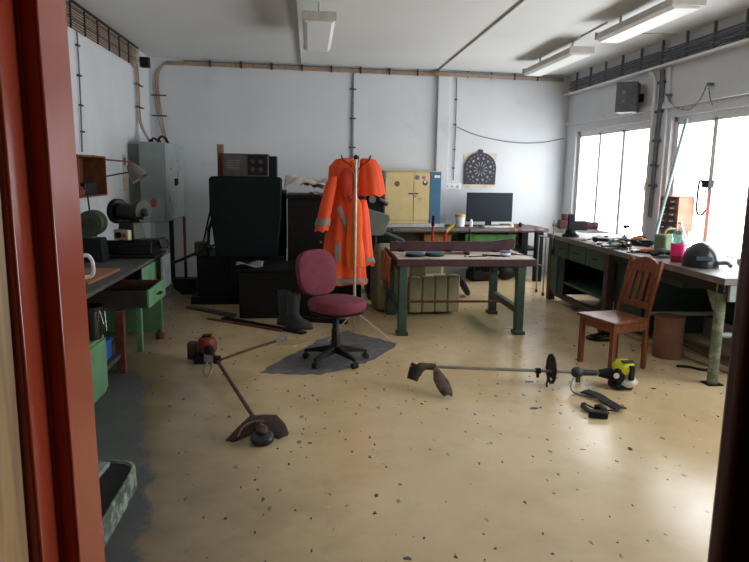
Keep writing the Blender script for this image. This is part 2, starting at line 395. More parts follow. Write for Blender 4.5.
# back wall run, with the bend down in the left corner
paths = []
for k in range(4):
    z = 3.255+.02*k; o = .022
    pts = [bw(6.62, o, z-.02*(k == 3)), bw(4.8, o+.055, z), bw(4.4, o+.055, z), bw(4.2, o, z), bw(2.2, o, z+.004), bw(.42+.03*k, o, z)]
    if k < 3: pts += [bw(.20+.03*k, o, z-.03), bw(.08+.03*k, o, z-.22), bw(.10+.03*k, o, 2.6), bw(.19+.02*k, o+.1, 2.2), bw(.24+.03*k, o+.22, 2.065)]
    paths.append(pts)
cl = [(bw(.9+.46*k, .035, 3.29), (.02, .03, .10), TH) for k in range(8)] + [(bw(4.95+.4*k, .05, 3.29), (.02, .03, .10), TH) for k in range(4)] + [(bw(.14, .04, z), (.22, .02, .018), TH) for z in (2.8, 2.5)]
hline('cable_run', 'tan cables running under the ceiling along the back wall', paths, cl, .010, CABLE)
s0 = (0.665+2.397)/.9968
hline('wall_cable', 'pair of cables dropping down the back wall behind the orange coats', [[bw(s0+.05, .02, 3.24), bw(s0, .02, 3.1), bw(s0, .02, 1.3)], [bw(s0+.015, .02, 3.24), bw(s0+.02, .02, 1.3)]],
      [(bw(s0+.01, .02, z), (.10, .03, .02), TH) for z in (3.0, 2.55, 2.1, 1.7)], .009, GCABLE, 'cable')
s0 = 4.775
hline('wall_cable', 'cable beside the back wall pillar down to the white socket strip', [[bw(s0, .02, 3.24), bw(s0+.01, .02, 2.4), bw(s0, .02, 1.60)]],
      [(bw(s0, .02, z), (.035, .03, .018), TH) for z in (2.9, 2.5, 2.1, 1.8)], .008, GCABLE, 'cable')
hline('wall_cable', 'thin cable dropping down the left wall to the wooden wall box', [[(XL+.02, 7.27, 3.1), (XL+.02, 7.26, 2.4), (XL+.02, 7.22, 1.87)]],
      [((XL+.02, 7.27, z), (.03, .07, .018), 0) for z in (2.95, 2.65, 2.35, 2.08)], .008, GCABLE, 'cable')
tag(MB().tube([bw(4.80, .015, 2.47), bw(5.2, .015, 2.33), bw(5.8, .015, 2.24), bw(6.3, .015, 2.25), bw(6.70, .015, 2.33)], .006, smooth=6).build('sagging_wire', GCABLE), 'thin wire sagging across the back wall above the dartboard', 'wire')
# right wall: cables on hangers above the white ledge
paths = []
for k in range(8):
    z = 3.075+.021*k; x = XR-.03-.018*(k % 3)
    paths.append([(x, 10.75, z), (x, 8, z), (x, 4, z+.004), (x, 1.1, z)])
cl = [((XR-.045, 10.5-.52*k, 3.205), (.03, .022, .285), 0) for k in range(18)]
hline('cable_run', 'dark cables bundled on hangers along the right wall under the ceiling', paths, cl, .0105, GCABLE, clipmat=M('cable hanger', '#6a6a70', .5, .3))
paths = [[(XR-.05, 7.83+.035*k, 3.0), (XR-.05, 7.80+.04*k, 2.7), (XR-.05, 7.84+.025*k, 2.3), (XR-.05, 7.86+.02*k, 1.2)] for k in range(3)]
hline('wall_cable', 'dark cables clipped down the pillar between the two windows', paths, [((XR-.045, 7.87, z), (.03, .16, .03), 0) for z in (2.85, 2.5, 2.15, 1.85, 1.6)], .012, GCABLE, 'cable')
tag(MB().tube([(XR-.06, 8.14, 3.0), (XR-.06, 8.0, 2.9), (XR-.06, 7.99, 2.6), (XR-.06, 7.99, 1.0)], .022, smooth=4).build('conduit_pipe', WHITE), 'white pipe running down the pillar between the two windows', 'pipe')
gp = [(XR-.07, 7.69, 2.68), (XR-.07, 7.5, 2.53), (XR-.07, 7.2, 2.46), (XR-.07, 6.98, 2.55), (XR-.07, 6.87, 2.70), (XR-.07, 6.80, 2.55), (XR-.07, 6.74, 2.46)]
gw = T('wire_garland', 'dark barbed wire looped over the right window', 'wire')
MB().tube(gp, .004, smooth=5).build('wire', GCABLE, gw)
for a, b in zip(gp, gp[1:]):
    for k in range(3):
        p = Vector(a).lerp(Vector(b), k/3); MB().cyl(p-Vector((0, .016, .008)), p+Vector((0, .016, .010)), .004, seg=6).build('barb', GCABLE, gw)
for p in (gp[0], gp[4]): MB().box(Vector(p)+Vector((.035, 0, .0)), (.07, .03, .03)).build('wall_hook', GCABLE, gw)

# wall speaker box
sp = T('speaker_box', 'dark square speaker box mounted above the left window', 'speaker', (4.14, 8.42, 2.72), R(55))
MB().b2(-.13, .13, -.13, .13, -.19, .19).build('housing', M('grey brown box', '#55555a', .6), sp, bevel=.006)
MB().cyl((-.13, .03, .06), (-.136, .03, .06), .022).build('knob', STEEL, sp); MB().cyl((-.13, .03, -.05), (-.136, .03, -.05), .014).build('knob', STEEL, sp)
MB().box((.10, -.14, .0), (.06, .12, .10), R(-55)).build('bracket', DARK, sp)

# ================================================================== left side
# wooden wall box
sb = T('wall_box', 'open wooden box shelf hung on the left wall', 'shelf', (XL, 6.85, 1.42))
bx = MB(); D = .24; W2 = .42; Hh = .41; t = .018
bx.b2(0, D, -W2, W2, 0, t).b2(0, D, -W2, W2, Hh-t, Hh).b2(0, D, -W2, -W2+t, t, Hh-t).b2(0, D, W2-t, W2, t, Hh-t).b2(0, .008, -W2+t, W2-t, t, Hh-t)
bx.build('box_body', wood('box wood', '#6a3f26', .55, 'Y'), sb, bevel=.002)
tag(MB().b2(.05, .19, -.12, .26, 0, .12).build('tool_case', BLACK, loc=(XL, 6.85, 1.4385), bevel=.01), 'black case lying inside the wooden wall box', 'case')
for k, (y, c) in enumerate(((6.56, REDP), (6.66, RUST))):
    tag(MB().lathe([(.001, 0), (.035, .003), (.038, .05), (.022, .07), (.022, .085), (.001, .086)], seg=14).build('paint_pot', c, loc=(XL+.17, y, 1.4385)), ('bright red small pot in the wooden wall box' if k == 0 else 'rusty brown small pot in the wooden wall box'), 'pot')
# wall lamp
wl = T('wall_lamp', 'grey cone work lamp on a jointed arm at the wooden wall box', 'lamp', (-2.28, 7.29, 1.58))
MB().b2(-.05, .0, -.012, .03, -.06, .26).build('wall_plate', DARK, wl)
MB().cyl((-.02, .02, .225), (.29, .40, .20), .009).build('upper_arm', RUST, wl); MB().cyl((-.02, .02, .015), (.26, .38, .09), .008).build('lower_arm', DARK, wl)
MB().lathe([(.02, .10), (.045, .095), (.06, .06), (.085, -.02), (.100, -.09), (.096, -.09), (.08, -.02), (.05, .05), (.01, .06)], (.31, .40, .09), 22, Matrix.Rotation(R(-35), 3, 'Y')).build('lamp_shade', M('grey lamp enamel', '#6d675c', .45), wl)
pp = T('wall_thermometer', 'pale yellow strip with a dark picture on the left wall behind the lamp', 'wall strip', (XL, 8.84, 1.42))
MB().b2(0, .006, -.07, .07, 0, .47).build('strip', M('yellowed paper', '#b9b18c', .8), pp); MB().b2(.006, .010, -.05, .05, .33, .43).build('picture', M('dark print', '#3c4558', .7), pp)
# grey electrical cabinet
ec = T('electrical_cabinet', 'grey two door steel electrical cabinet on the left wall by the corner', 'electrical cabinet', (-2.09, 9.0, 1.0))
MB().b2(-.16, .155, 0, 1.27, 0, 1.06).build('cabinet_body', GREYST, ec, bevel=.008)
MB().b2(-.305, -.161, .04, 1.23, .03, 1.03).build('mounting_frame', M('dull grey steel', '#5d6664', .55), ec)
for a, b in ((.012, .628), (.64, 1.258)):
    dr = MB().b2(.156, .176, a, b, .02, 1.04).build('door', GREYST, ec, bevel=.005)
    MB().b2(.176, .20, b-.06 if a < .1 else a+.03, b-.03 if a < .1 else a+.06, .48, .58).build('door_handle', DARK, dr)
rm = M('faded red marking', '#9a4b44', .6); mk = MB().prism([(.14, .25), (.22, .25), (.20, .34), (.165, .36)], 'YZ', .1765, .1775); mk.b2(.1765, .1775, .30, .42, .70, .72).b2(.1765, .1775, .80, .86, .50, .68).b2(.1765, .1775, .78, .83, .82, .85)
mk.build('warning_mark', rm, ec)
mk = MB().prism([(-.02, .20), (.03, .20), (.05, .28), (.005, .33), (-.04, .28)], 'XZ', -.0015, -.0005); mk.build('warning_mark', rm, ec)
MB().cyl((-.05, .25, 1.06), (-.05, .25, 1.10), .03).cyl((.05, .3, 1.06), (.05, .3, 1.09), .025).tube([(.0, .4, 1.06), (.02, .5, 1.15), (.06, .62, 1.14), (.08, .7, 1.06)], .018, smooth=4).tube([(-.1, .35, 1.06), (-.06, .45, 1.13), (0, .55, 1.06)], .015, smooth=4).build('cable_gland', BLACK, ec)
conduit('dark pipe running from the grey cabinet down to the floor', [(-2.10, 10.15, .998), (-2.10, 10.15, 0.0)], .035, DARK, 'floor_pipe')
conduit('brown pipe in the left back corner beside the dark one', [(-1.92, 10.22, .998), (-1.92, 10.22, 0.0)], .022, M('brown pipe', '#5c3c30', .6), 'floor_pipe')

# left workbench
lb = T('workbench', 'long left workbench with weathered grey plank top', 'workbench', (-2.0, 5.4, 0))
MB().b2(-.38, .45, -1.9, 1.62, .80, .835).build('worktop', GREYWD, lb, bevel=.004)
MB().b2(.38, .45, .06, .13, 0, .54).build('leg', RUST, lb); MB().b2(-.37, -.30, .02, .06, 0, .80).build('leg', RUST, lb)
MB().b2(.36, .43, -1.84, -1.77, 0, .80).build('leg', RUST, lb); MB().b2(-.36, -.29, -1.84, -1.77, 0, .80).build('leg', RUST, lb)
MB().b2(-.30, .42, -.36, .05, .14, .175).build('shelf', GREYWD, lb)
gc = T('base_cabinet', 'low light green metal cabinet under the near end of the left bench', 'cabinet', (-2.0, 4.40, 0))
MB().b2(-.36, .43, -.70, .62, .0, .45).build('cabinet_body', LGREEN, gc, bevel=.006); dd = MB().b2(.431, .448, -.68, .60, .04, .43).build('door', LGREEN, gc, bevel=.004)
MB().b2(.448, .47, -.5, -.47, .22, .34).build('door_handle', DARK, dd)
# green drawer unit with the drawer pulled out
gd = T('drawer_cabinet', 'light green drawer unit in the left bench with one drawer pulled out', 'cabinet', (-2.0, 5.4, 0))
m = MB(); m.b2(-.36, .44, 1.50, 1.56, 0, .797).b2(.38, .43, .72, .77, 0, .54).b2(-.36, -.31, .72, .77, 0, .54).b2(-.36, -.33, .72, 1.50, .02, .797).b2(-.33, .43, .72, 1.50, .52, .545)
m.build('cabinet_body', LGREEN, gd, bevel=.004)
MB().b2(.431, .447, .76, 1.49, .56, .79).build('drawer_front', LGREEN, gd, bevel=.004)
DB = M('dark drawer box', '#332c28', .6)
dw = MB(); dw.b2(.10, .645, .09, .105, .562, .698).b2(.10, .645, .675, .69, .562, .698).b2(.10, .645, .105, .675, .562, .575).b2(.10, .115, .105, .675, .575, .698)
dw = dw.build('drawer', wood('drawer brown', '#5a4032', .6, 'X'), gd)
MB().b2(.11, .645, .083, .0895, .556, .702).build('drawer_side', DB, dw); MB().b2(.645, .665, .08, .70, .555, .705).build('drawer_front', LGREEN, dw, bevel=.004); MB().tube([(.665, .34, .63), (.695, .35, .63), (.695, .43, .63), (.665, .44, .63)], .008).build('drawer_handle', DARK, dw)
for k, (x, y, a) in enumerate(((.42, .25, .3), (.40, .50, -.5))):
    q = MB(); q.box((0, 0, .012), (.26, .03, .02)); q.box((.10, 0, .022), (.06, .07, .04))
    tag(q.build('adjustable_wrench', STEEL if k else RUST, loc=(-2.0+x, 5.4+y, .5755), rz=a, bevel=.004), ('bare steel wrench in the open green drawer' if k else 'rusty wrench in the open green drawer'), 'wrench')
# things on and under the left bench
tag(MB().b2(-.24, .22, -.42, .32, 0, .022).build('plywood_board', M('tan plywood', '#8a5e3c', .6, var=.12), loc=(-1.86, 5.42, .8355), rz=R(-2), bevel=.002), 'tan plywood board lying on the near end of the left bench', 'board')
mg = T('jug', 'white jug with a big handle on the left bench by the door frame', 'jug', (-1.675, 4.72, .8355))
CH = M('white china', '#e2e2df', .25)
MB().lathe([(.001, 0), (.05, 0), (.075, .03), (.08, .12), (.06, .22), (.066, .28), (.062, .28), (.055, .22), (.072, .12), (.07, .03), (.001, .012)], seg=28).build('jug_body', CH, mg); MB().tube([(.05, 0, .25), (.12, -.005, .26), (.15, -.005, .20), (.14, 0, .12), (.07, 0, .10)], .014, smooth=4).build('handle', CH, mg)
cr = T('crate', 'blue plastic crate on the shelf under the left bench', 'crate', (-1.82, 5.24, .1755))
q = MB(); q.b2(-.18, .19, -.16, .15, 0, .012)
for a in ((-.18, .19, -.16, -.148), (-.18, .19, .138, .15), (-.18, -.168, -.148, .138), (.178, .19, -.148, .138)): q.b2(*a, .012, .15)
for s in (-.162, .151): q.b2(-.19, .2, s-.004, s+.008, .13, .155)
q.build('crate_body', M('blue plastic', '#2060a8', .4), cr, bevel=.003)
tag(MB().sheet(lambda u, v: Vector((-.09+.18*u, .04*math.sin(5*u+2*v)-.02, .25*v)), 10, 10).build('paper_bag', M('crumpled brown paper', '#9b8468', .85), loc=(-1.74, 5.22, .19), solid=.02), 'crumpled brown paper bag sticking out of the blue crate', 'bag')
jb = T('storage_drum', 'dark plastic drum standing on the low green cabinet', 'drum', (-1.635, 4.89, .4505))
MB().lathe([(.001, 0), (.085, .0), (.09, .02), (.105, .22), (.115, .225), (.115, .25), (.10, .25), (.085, .03), (.001, .025)], seg=24).build('drum_body', M('dark bottle plastic', '#1d1a17', .2), jb); MB().tube([(.09, -.05, .24), (.125, -.06, .12), (.13, -.02, .06), (.11, .02, .2)], .005).build('wire_handle', STEEL, jb)
# bench grinder on its machine block
vb = T('machine_base', 'dark greasy machine block at the far end of the left bench', 'machine', (-1.84, 6.73, .8355))
q = MB(); q.b2(-.26, .33, -.20, .27, 0, .03).b2(-.22, .28, -.16, .24, .03, .11).cyl((-.2, -.1, .12), (.28, -.1, .12), .05).cyl((.1, .22, .10), (.36, .22, .10), .05).box((.24, .05, .14), (.16, .16, .06), .4)
q.box((.04, 0, .12), (.24, .2, .08)); q.build('casting', DARK, vb, bevel=.008)
q = MB()
for k in range(6): q.tube([(.28, -.1+.06*k, .14), (.33, -.08+.05*k, .17), (.36, -.06+.05*k, .08)], .01, smooth=3)
q.build('hose', BLACK, vb)
tag(MB().b2(-.012, .012, -.18, .18, 0, .33).build('steel_plate', M('pale steel sheet', '#9aa0a0', .4, .4), loc=(-1.49, 6.85, .50), bevel=.002), 'pale steel plate standing against the end of the left bench', 'plate')
GO = M('olive machine paint', '#23291f', .55, .0, var=.25, scale=8)
bg_ = T('bench_grinder', 'olive bench grinder with cream switch box on the left bench', 'bench grinder', (-1.78, 6.70, 1.012), R(-28))
MB().box((0, 0, .09), (.22, .17, .18), taper=(.8, .8)).build('pedestal', GO, bg_, bevel=.01)
MB().cyl((-.10, 0, .27), (.10, 0, .27), .085, seg=24).ell((-.10, 0, .27), (.04, .085, .085)).build('motor', GO, bg_)
q = MB().cyl((-.19, 0, .27), (-.13, 0, .27), .125, seg=28).cyl((-.20, -.0, .27), (-.12, 0, .27), .05); q.build('wheel_guard', DARK, bg_, bevel=.008)
q = MB().cyl((.11, 0, .28), (.17, 0, .28), .115, seg=28).cyl((.17, 0, .27), (.22, -.02, .25), .05, .02).box((.20, -.06, .22), (.09, .06, .03)); q.build('wheel_guard', GO, bg_, bevel=.006)
sbx = MB().b2(-.09, .09, -.145, -.092, .0, .10).build('switch_box', M('cream switch plastic', '#b7ad8f', .5), bg_, bevel=.006)
MB().cyl((-.02, -.145, .05), (-.02, -.17, .05), .028).build('knob', BLACK, sbx); MB().cyl((.05, -.145, .05), (.05, -.16, .05), .018).build('stop_button', REDP, sbx)
sw = T('polishing_machine', 'green rounded polishing machine left of the bench grinder', 'machine', (-2.04, 6.36, .8355))
MB().box((0, 0, .11), (.24, .22, .22), taper=(.8, .8)).build('pedestal', DGREEN, sw, bevel=.01)
q = MB().cyl((0, -.08, .36), (0, .08, .36), .12, seg=28).box((-.05, 0, .30), (.14, .15, .24)); q.build('housing', M('sage machine paint', '#2d3829', .55, var=.25), sw, bevel=.015)
MB().cyl((0, -.09, .36), (0, -.081, .36), .05).build('hub_cap', GO, sw); MB().cyl((-.02, 0, .47), (-.03, 0, .62), .008).build('rod', DARK, sw); MB().cyl((-.10, -.10, .36), (-.10, -.125, .36), .028).build('knob', BLACK, sw)
for k, (x, y, c, lb_) in enumerate(((-2.2, 5.95, STEEL, 'grey can of screws behind the white jug'), (-2.22, 6.06, M('dull pot', '#5c5a52', .6), 'dull grey pot near the green polishing machine'))):
    tag(MB().lathe([(.001, 0), (.05, 0), (.052, .09), (.048, .09), (.046, .01), (.001, .008)], seg=18).build('tin_can', c, loc=(x, y, .8355)), lb_, 'can')
tag(MB().lathe([(.001, 0), (.04, .003), (.045, .05), (.02, .08), (.018, .10), (.001, .10)], seg=16).build('oil_can', RUST, loc=(-1.52, 6.62, 0)), 'small rusty red oil can on the floor before the green drawer unit', 'oil can')
# low sump tray near the door
st = T('floor_tray', 'low pale green metal tray with dark recess on the bare concrete beside the door', 'tray', (-1.36, 2.85, 0))
def rr(w, h, r, z): return [Vector((x, y, z)) for x, y in rect_round(w, h, r)]
MB().rings([rr(.86, 1.30, .12, 0), rr(.85, 1.29, .12, .115), rr(.835, 1.275, .12, .122), rr(.822, 1.262, .115, .122), rr(.80, 1.24, .10, .07)]).build('tray_body', M('chipped pale green paint', '#93a48f', .6, col2='#4c544c', amt=.5, scale=14), st)
MB().rings([rr(.795, 1.235, .098, .071), rr(.80, 1.24, .10, .108)]).build('dark_liner', BLACK, st)
MB().box((.22, .12, .121), (.05, .95, .025), R(-4)).build('cross_bar', GREYST, st, bevel=.004)

# ================================================================== dark machine in the left middle
mc = T('guillotine_machine', 'big dark green machine with a tall hood against the back wall', 'machine', (-.82, 8.75, 0))
MB().b2(-.62, .48, -.36, .62, 0, .62).b2(-.70, .50, -.40, .66, 0, .10).build('base', DGREEN, mc, bevel=.01)
MB().prism([(-.36, .62), (.40, .62), (.455, 1.2), (.46, 1.60), (.43, 1.63), (-.40, 1.63), (-.43, 1.60), (-.43, 1.2)], 'XZ', -.44, -.10).build('hood', M('hood green enamel', '#071413', .65, var=.15, Specular_IOR_Level=.2), mc, bevel=.008)
MB().b2(-.36, .49, -.10, .66, .62, 1.45).build('rear_column', DGREEN, mc, bevel=.01)
q = MB().tube([(-.48, -.30, .62), (-.47, -.28, .95), (-.36, -.28, 1.25)], .02).tube([(-.58, -.30, .62), (-.44, -.3, 1.20)], .012); q.build('linkage', DARK, mc)
lv = MB().cyl((-.92, -.38, .53), (-.44, -.40, .74), .018).build('lever', DARK, mc); q = MB()
for a in range(3): q.cyl((-.44, -.40, .74), (-.44+.11*math.cos(2.1*a+.5), -.42, .74+.11*math.sin(2.1*a+.5)), .014)
q.ell((-.44, -.41, .74), (.04, .04, .04)); q.build('star_handle', BLACK, lv)
MB().b2(-.64, -.48, -.38, -.20, .62, .80).build('gear_box', GO, mc, bevel=.008); MB().b2(.10, .48, -.42, -.36, .14, .52).build('access_door', DARK, mc, bevel=.006)
MB().b2(-.18, .12, -.46, -.3605, .30, .56).build('tool_box_front', BLACK, mc, bevel=.006)
cb = T('control_box', 'dark grey control box with round dials on top of the dark machine', 'control box', (-.82, 8.55, 1.6305))
MB().b2(-.27, .30, -.12, .14, 0, .285).build('housing', M('grey housing', '#4a4643', .55), cb, bevel=.006); MB().b2(.301, .40, -.08, .12, 0, .26).build('side_box', DARK, cb, bevel=.004)
pn = MB().b2(.04, .28, -.128, -.1205, .02, .27).build('dial_panel', BLACK, cb)
for x in (.10, .20):
    for z in (.09, .19): MB().cyl((x, -.128, z), (x, -.142, z), .028, seg=20).build('dial', M('dim red dial', '#4a3236', .4), pn)
q = MB()
for k in range(4): q.b2(-.22, -.06, -.124, -.1205, .10+.03*k, .115+.03*k)
q.build('label_plate', M('dull label', '#6c6358', .6), cb)
tag(MB().b2(-.04, .04, -.012, .012, 0, .40).build('wooden_board', wood('worn board', '#7c5636', .6, 'Z'), loc=(-1.14, 8.62, 1.6305), rz=R(20), bevel=.002), 'upright tan wooden board at the left of the control box', 'board')
dc = T('steel_chest', 'low black steel chest in front of the dark machine and cabinet', 'chest', (-.24, 7.88, 0))
MB().b2(-.58, .56, -.36, .36, 0, .55).build('chest_body', BLACK, dc, bevel=.008); ld_ = MB().b2(-.60, .58, -.38, .37, .551, .585).build('chest_lid', DARK, dc, bevel=.006); MB().b2(-.06, .06, -.395, -.3805, .49, .57).build('latch', DARK, ld_)
tag(MB().sheet(lambda u, v: Vector((-.15+.30*u, -.12+.24*v, .025+.022*math.sin(6*u+3*v)-.01*abs(v-.5))), 14, 12).build('white_rag', M('dirty white cloth', '#8f8d88', .85), loc=(-.70, 7.66, .602), solid=.01), 'whitish rag on the left end of the black steel chest', 'rag')
fb = T('tool_stand', 'dark floor stand with angled foot left of the dark machine', 'stand', (-1.72, 9.15, 0))
q = MB().b2(-.16, .16, -.10, .10, .10, .22).prism([(-.05, 0), (.18, .0), (.16, .10), (-.16, .10)], 'XZ', -.10, .10); q.build('foot', DARK, fb, bevel=.006); MB().cyl((0, 0, .22), (0, 0, .45), .02).build('post', DARK, fb)
# dark sideboard and the crumpled sheet on it
sd = T('sideboard', 'dark brown wooden cabinet behind the orange coats', 'cabinet', (.22, 8.95, 0))
MB().b2(-.51, .46, -.45, .45, .06, 1.36).build('cabinet_body', DKBROWN, sd, bevel=.006); MB().b2(-.535, .48, -.50, .48, 1.361, 1.41).build('top', DKBROWN, sd, bevel=.006); MB().b2(-.50, .45, -.42, .42, 0, .06).build('plinth', BLACK, sd)
for a, b in ((-.505, -.03), (-.01, .455)):
    dr = MB().b2(a, b, -.466, -.4505, .10, 1.32).build('door', DKBROWN, sd, bevel=.004); MB().cyl(((b-.05) if a < -.1 else (a+.05), -.467, .8), ((b-.05) if a < -.1 else (a+.05), -.495, .8), .014).build('knob', STEEL, dr)
def cr_(u, v):
    return Vector((-.53+1.0*u, -.42+.66*v+.03*math.sin(9*u), .05+.10*abs(math.sin(5.3*u+2*v))*(.4+.6*math.sin(PI*v))+.05*math.sin(13*u*v+1)**2+.03*abs(math.sin(17*u-7*v))+.05*v*(1-u)))
tag(MB().sheet(cr_, 44, 22).build('plastic_sheet', M('crumpled pale sheet', '#c9bfb3', .4, col2='#93806f', amt=.42, scale=5), loc=(.20, 8.94, 1.41), solid=.008), 'crumpled dirty white plastic sheet on top of the dark brown cabinet', 'plastic sheet')
tag(MB().sheet(lambda u, v: Vector((-.07+.14*u, -.1+.1*v, .02+.014*math.sin(7*u+4*v))), 10, 8).build('paper_scrap', M('pale paper', '#a09a94', .8), loc=(.06, 8.555, 1.415), solid=.006), 'scrap of pale paper at the front of the dark brown cabinet top', 'paper')
# dark machine parts right of the coats, grey cover panel
dm = T('drill_press', 'dark machine head standing between the coats and the cream cabinet', 'machine', (.92, 9.30, 0))
MB().b2(-.12, .22, -.22, .2, 0, .9).build('column', DARK, dm, bevel=.01); MB().b2(-.14, .12, -.24, .2, .9, 1.62).build('head', DARK, dm, bevel=.02); q = MB().cyl((.04, -.25, 1.34), (.16, -.28, 1.27), .03).cyl((-.06, -.25, 1.34), (-.06, -.30, 1.34), .05); q.build('handwheel', STEEL, dm)
gcv = T('seat_back', 'grey green padded seat back tilted behind the orange coats', 'seat back', (.93, 8.78, 0), R(2))
MB().prism([(-.17, .86), (.06, .86), (.10, .95), (.16, 1.09), (.14, 1.14), (-.17, 1.23)], 'XZ', -.03, .03).build('panel', M('grey green vinyl', '#6b6e63', .5), gcv, bevel=.015)
MB().tube([(-.05, .0, .88), (.05, .0, .90), (.22, 0.0, .84), (.36, .0, .76), (.38, .0, .55)], .028, smooth=4).build('arm', GREEN, gcv); MB().cyl((-.05, .02, .87), (-.05, .02, .04), .03).build('post', DARK, gcv); MB().b2(-.14, .12, -.15, .15, 0, .04).build('foot', DARK, gcv)

# planks on the floor before the machine
for k, (p0, p1, wd_, h, mt, lab) in enumerate((
        ((-1.50, 8.15), (-.90, 7.62), .10, .03, GREYWD, 'grey plank on the floor at the foot of the dark machine, farthest left'),
        ((-1.00, 7.50), (-.06, 6.76), .08, .025, DKBROWN, 'dark brown plank lying on the floor toward the rubber boots'),
        ((-1.18, 7.50), (-.30, 6.88), .04, .02, RUST, 'thin rusty bar on the floor nearest the camera before the dark machine'),
        ((-.25, 7.42), (.42, 7.22), .07, .05, DARK, 'dark steel bar on the floor behind the rubber boots'))):
    a, b = Vector((*p0, 0)), Vector((*p1, 0)); d = b-a
    tag(MB().b2(-d.length/2, d.length/2, -wd_/2, wd_/2, 0, h).build('floor_plank' if 'plank' in lab else 'steel_bar', mt, loc=(a+b)/2, rz=math.atan2(d.y, d.x), bevel=.002), lab, 'plank' if 'plank' in lab else 'bar')
tag(MB().prism([(-.16, -.06), (.02, -.10), (.17, -.03), (.13, .07), (-.05, .09)], 'XY', 0, .006).build('cardboard_scrap', PALECARD, loc=(-.19, 6.42, 0), rz=.2), 'scrap of tan cardboard on the floor in front of the rubber boots', 'cardboard')
# rubber boots
def boot(label, loc, rz, mirror=1):
    t = T('rubber_boot', label, 'boot', loc, rz, 'rubber boots by the dark machine'); rl = []
    for z, cx_, lx, wy in ((.02, .05, .150, .050), (.05, .05, .148, .052), (.085, .04, .125, .050), (.115, .012, .080, .048), (.16, -.012, .066, .052), (.24, -.012, .068, .058), (.32, -.010, .074, .064), (.385, -.008, .078, .068)):
        rl.append([Vector((cx_+lx*math.cos(2*PI*k/24), wy*math.sin(2*PI*k/24)*(1 if lx < .1 else (.9 if math.cos(2*PI*k/24) < 0 else 1.)), z)) for k in range(24)])
    inner = [[Vector((p.x*.93, p.y*.93, .385)) for p in rl[-1]], [Vector((p.x*.9, p.y*.9, .15)) for p in rl[-4]]]
    MB().rings(rl+inner).build('shaft', M('boot rubber', '#3c3e43', .6), t)
    MB().rings([[Vector((.05+.155*s_*math.cos(2*PI*k/24), .054*s_*math.sin(2*PI*k/24), z)) for k in range(24)] for s_, z in ((.96, 0), (1, .005), (1, .02))]).build('sole', M('boot sole', '#2a2a2a', .8), t)
    return t
boot('dark grey rubber boot in front, standing left of the maroon chair', (-.17, 7.02, 0), R(-12)); boot('dark rubber boot behind and half hidden by the front one', (-.28, 7.20, 0), R(-25))

# ================================================================== office chair on its mat
rnd = random.Random(3)
mo = [(-.42, 5.42), (-.15, 5.36), (.08, 5.35), (.36, 5.52), (.58, 5.78), (.82, 6.16), (.86, 6.34), (.62, 6.62), (.40, 6.86), (.12, 6.55), (-.05, 6.20), (-.28, 5.78)]
out = []
for a, b in zip(mo, mo[1:]+mo[:1]):
    for k in range(5): t_ = k/5; out.append((a[0]+(b[0]-a[0])*t_+rnd.uniform(-.016, .016), a[1]+(b[1]-a[1])*t_+rnd.uniform(-.02, .02)))
tag(MB().prism(out, 'XY', .0005, .004).build('floor_mat', CONC), 'worn grey mat with ragged edges under the maroon office chair', 'mat')
oc = T('office_chair', 'maroon fabric office swivel chair with black five star base', 'office chair', (.23, 5.73, .0045))
def cushion(w, h, d, n=36, p=2.6, dome=.35):
    m = MB(); rl = []
    for k, (s_, z) in enumerate(((.80, -.5), (.94, -.42), (1., -.15), (1., .1), (.95, .32), (.82, .44), (.55, .5), (.2, .52))):
        rg = []
        for i in range(n):
            a = 2*PI*i/n; c, q = math.cos(a), math.sin(a)
            rg.append(Vector((w/2*s_*math.copysign(abs(c)**(2/p), c), h/2*s_*math.copysign(abs(q)**(2/p), q), d*z)))
        rl.append(rg)
    return m.rings(rl)
FA = R(-55)                                                     # the way the sitter would face
seat = cushion(.50, .48, .12).build('seat', MAR_FAB, oc, rz=FA); seat.location = (.01, .0, .53)
sh = cushion(.47, .45, .03).build('seat_shell', BLACK, oc, rz=FA); sh.location = (.01, 0, .465)
bk = cushion(.43, .43, .09, p=2.7).build('backrest', MAR_FAB, oc)
fx, fy = math.cos(FA), math.sin(FA)
bk.rotation_mode = 'QUATERNION'
zax = Vector((fx*.97, fy*.97, .22)).normalized(); xax = Vector((-fy, fx, 0)); yax = zax.cross(xax); 
bk.rotation_quaternion = Matrix((xax, yax, zax)).transposed().to_quaternion(); bk.location = (-.055-fx*.20, -fy*.20, .79)
bs = cushion(.41, .41, .03, p=2.7).build('back_shell', BLACK, oc); bs.rotation_mode = 'QUATERNION'; bs.rotation_quaternion = bk.rotation_quaternion; bs.location = Vector(bk.location)-zax*.055
q = MB().tube([(.0-fx*.05, -fy*.05, .455), (-.02-fx*.22, -fy*.22, .455), (-.04-fx*.255, -fy*.255, .50), (-.055-fx*.265, -fy*.265, .74)], .022, smooth=4, flat=.5); q.build('back_bracket', GREYST, oc)
MB().lathe([(.001, .09), (.055, .09), (.055, .15), (.04, .17), (.037, .30), (.03, .31), (.028, .47), (.001, .47)], seg=24).build('gas_column', BLACK, oc)
MB().b2(-.10, .13, -.08, .08, .455, .475).build('tilt_mechanism', DARK, oc, rz=FA)
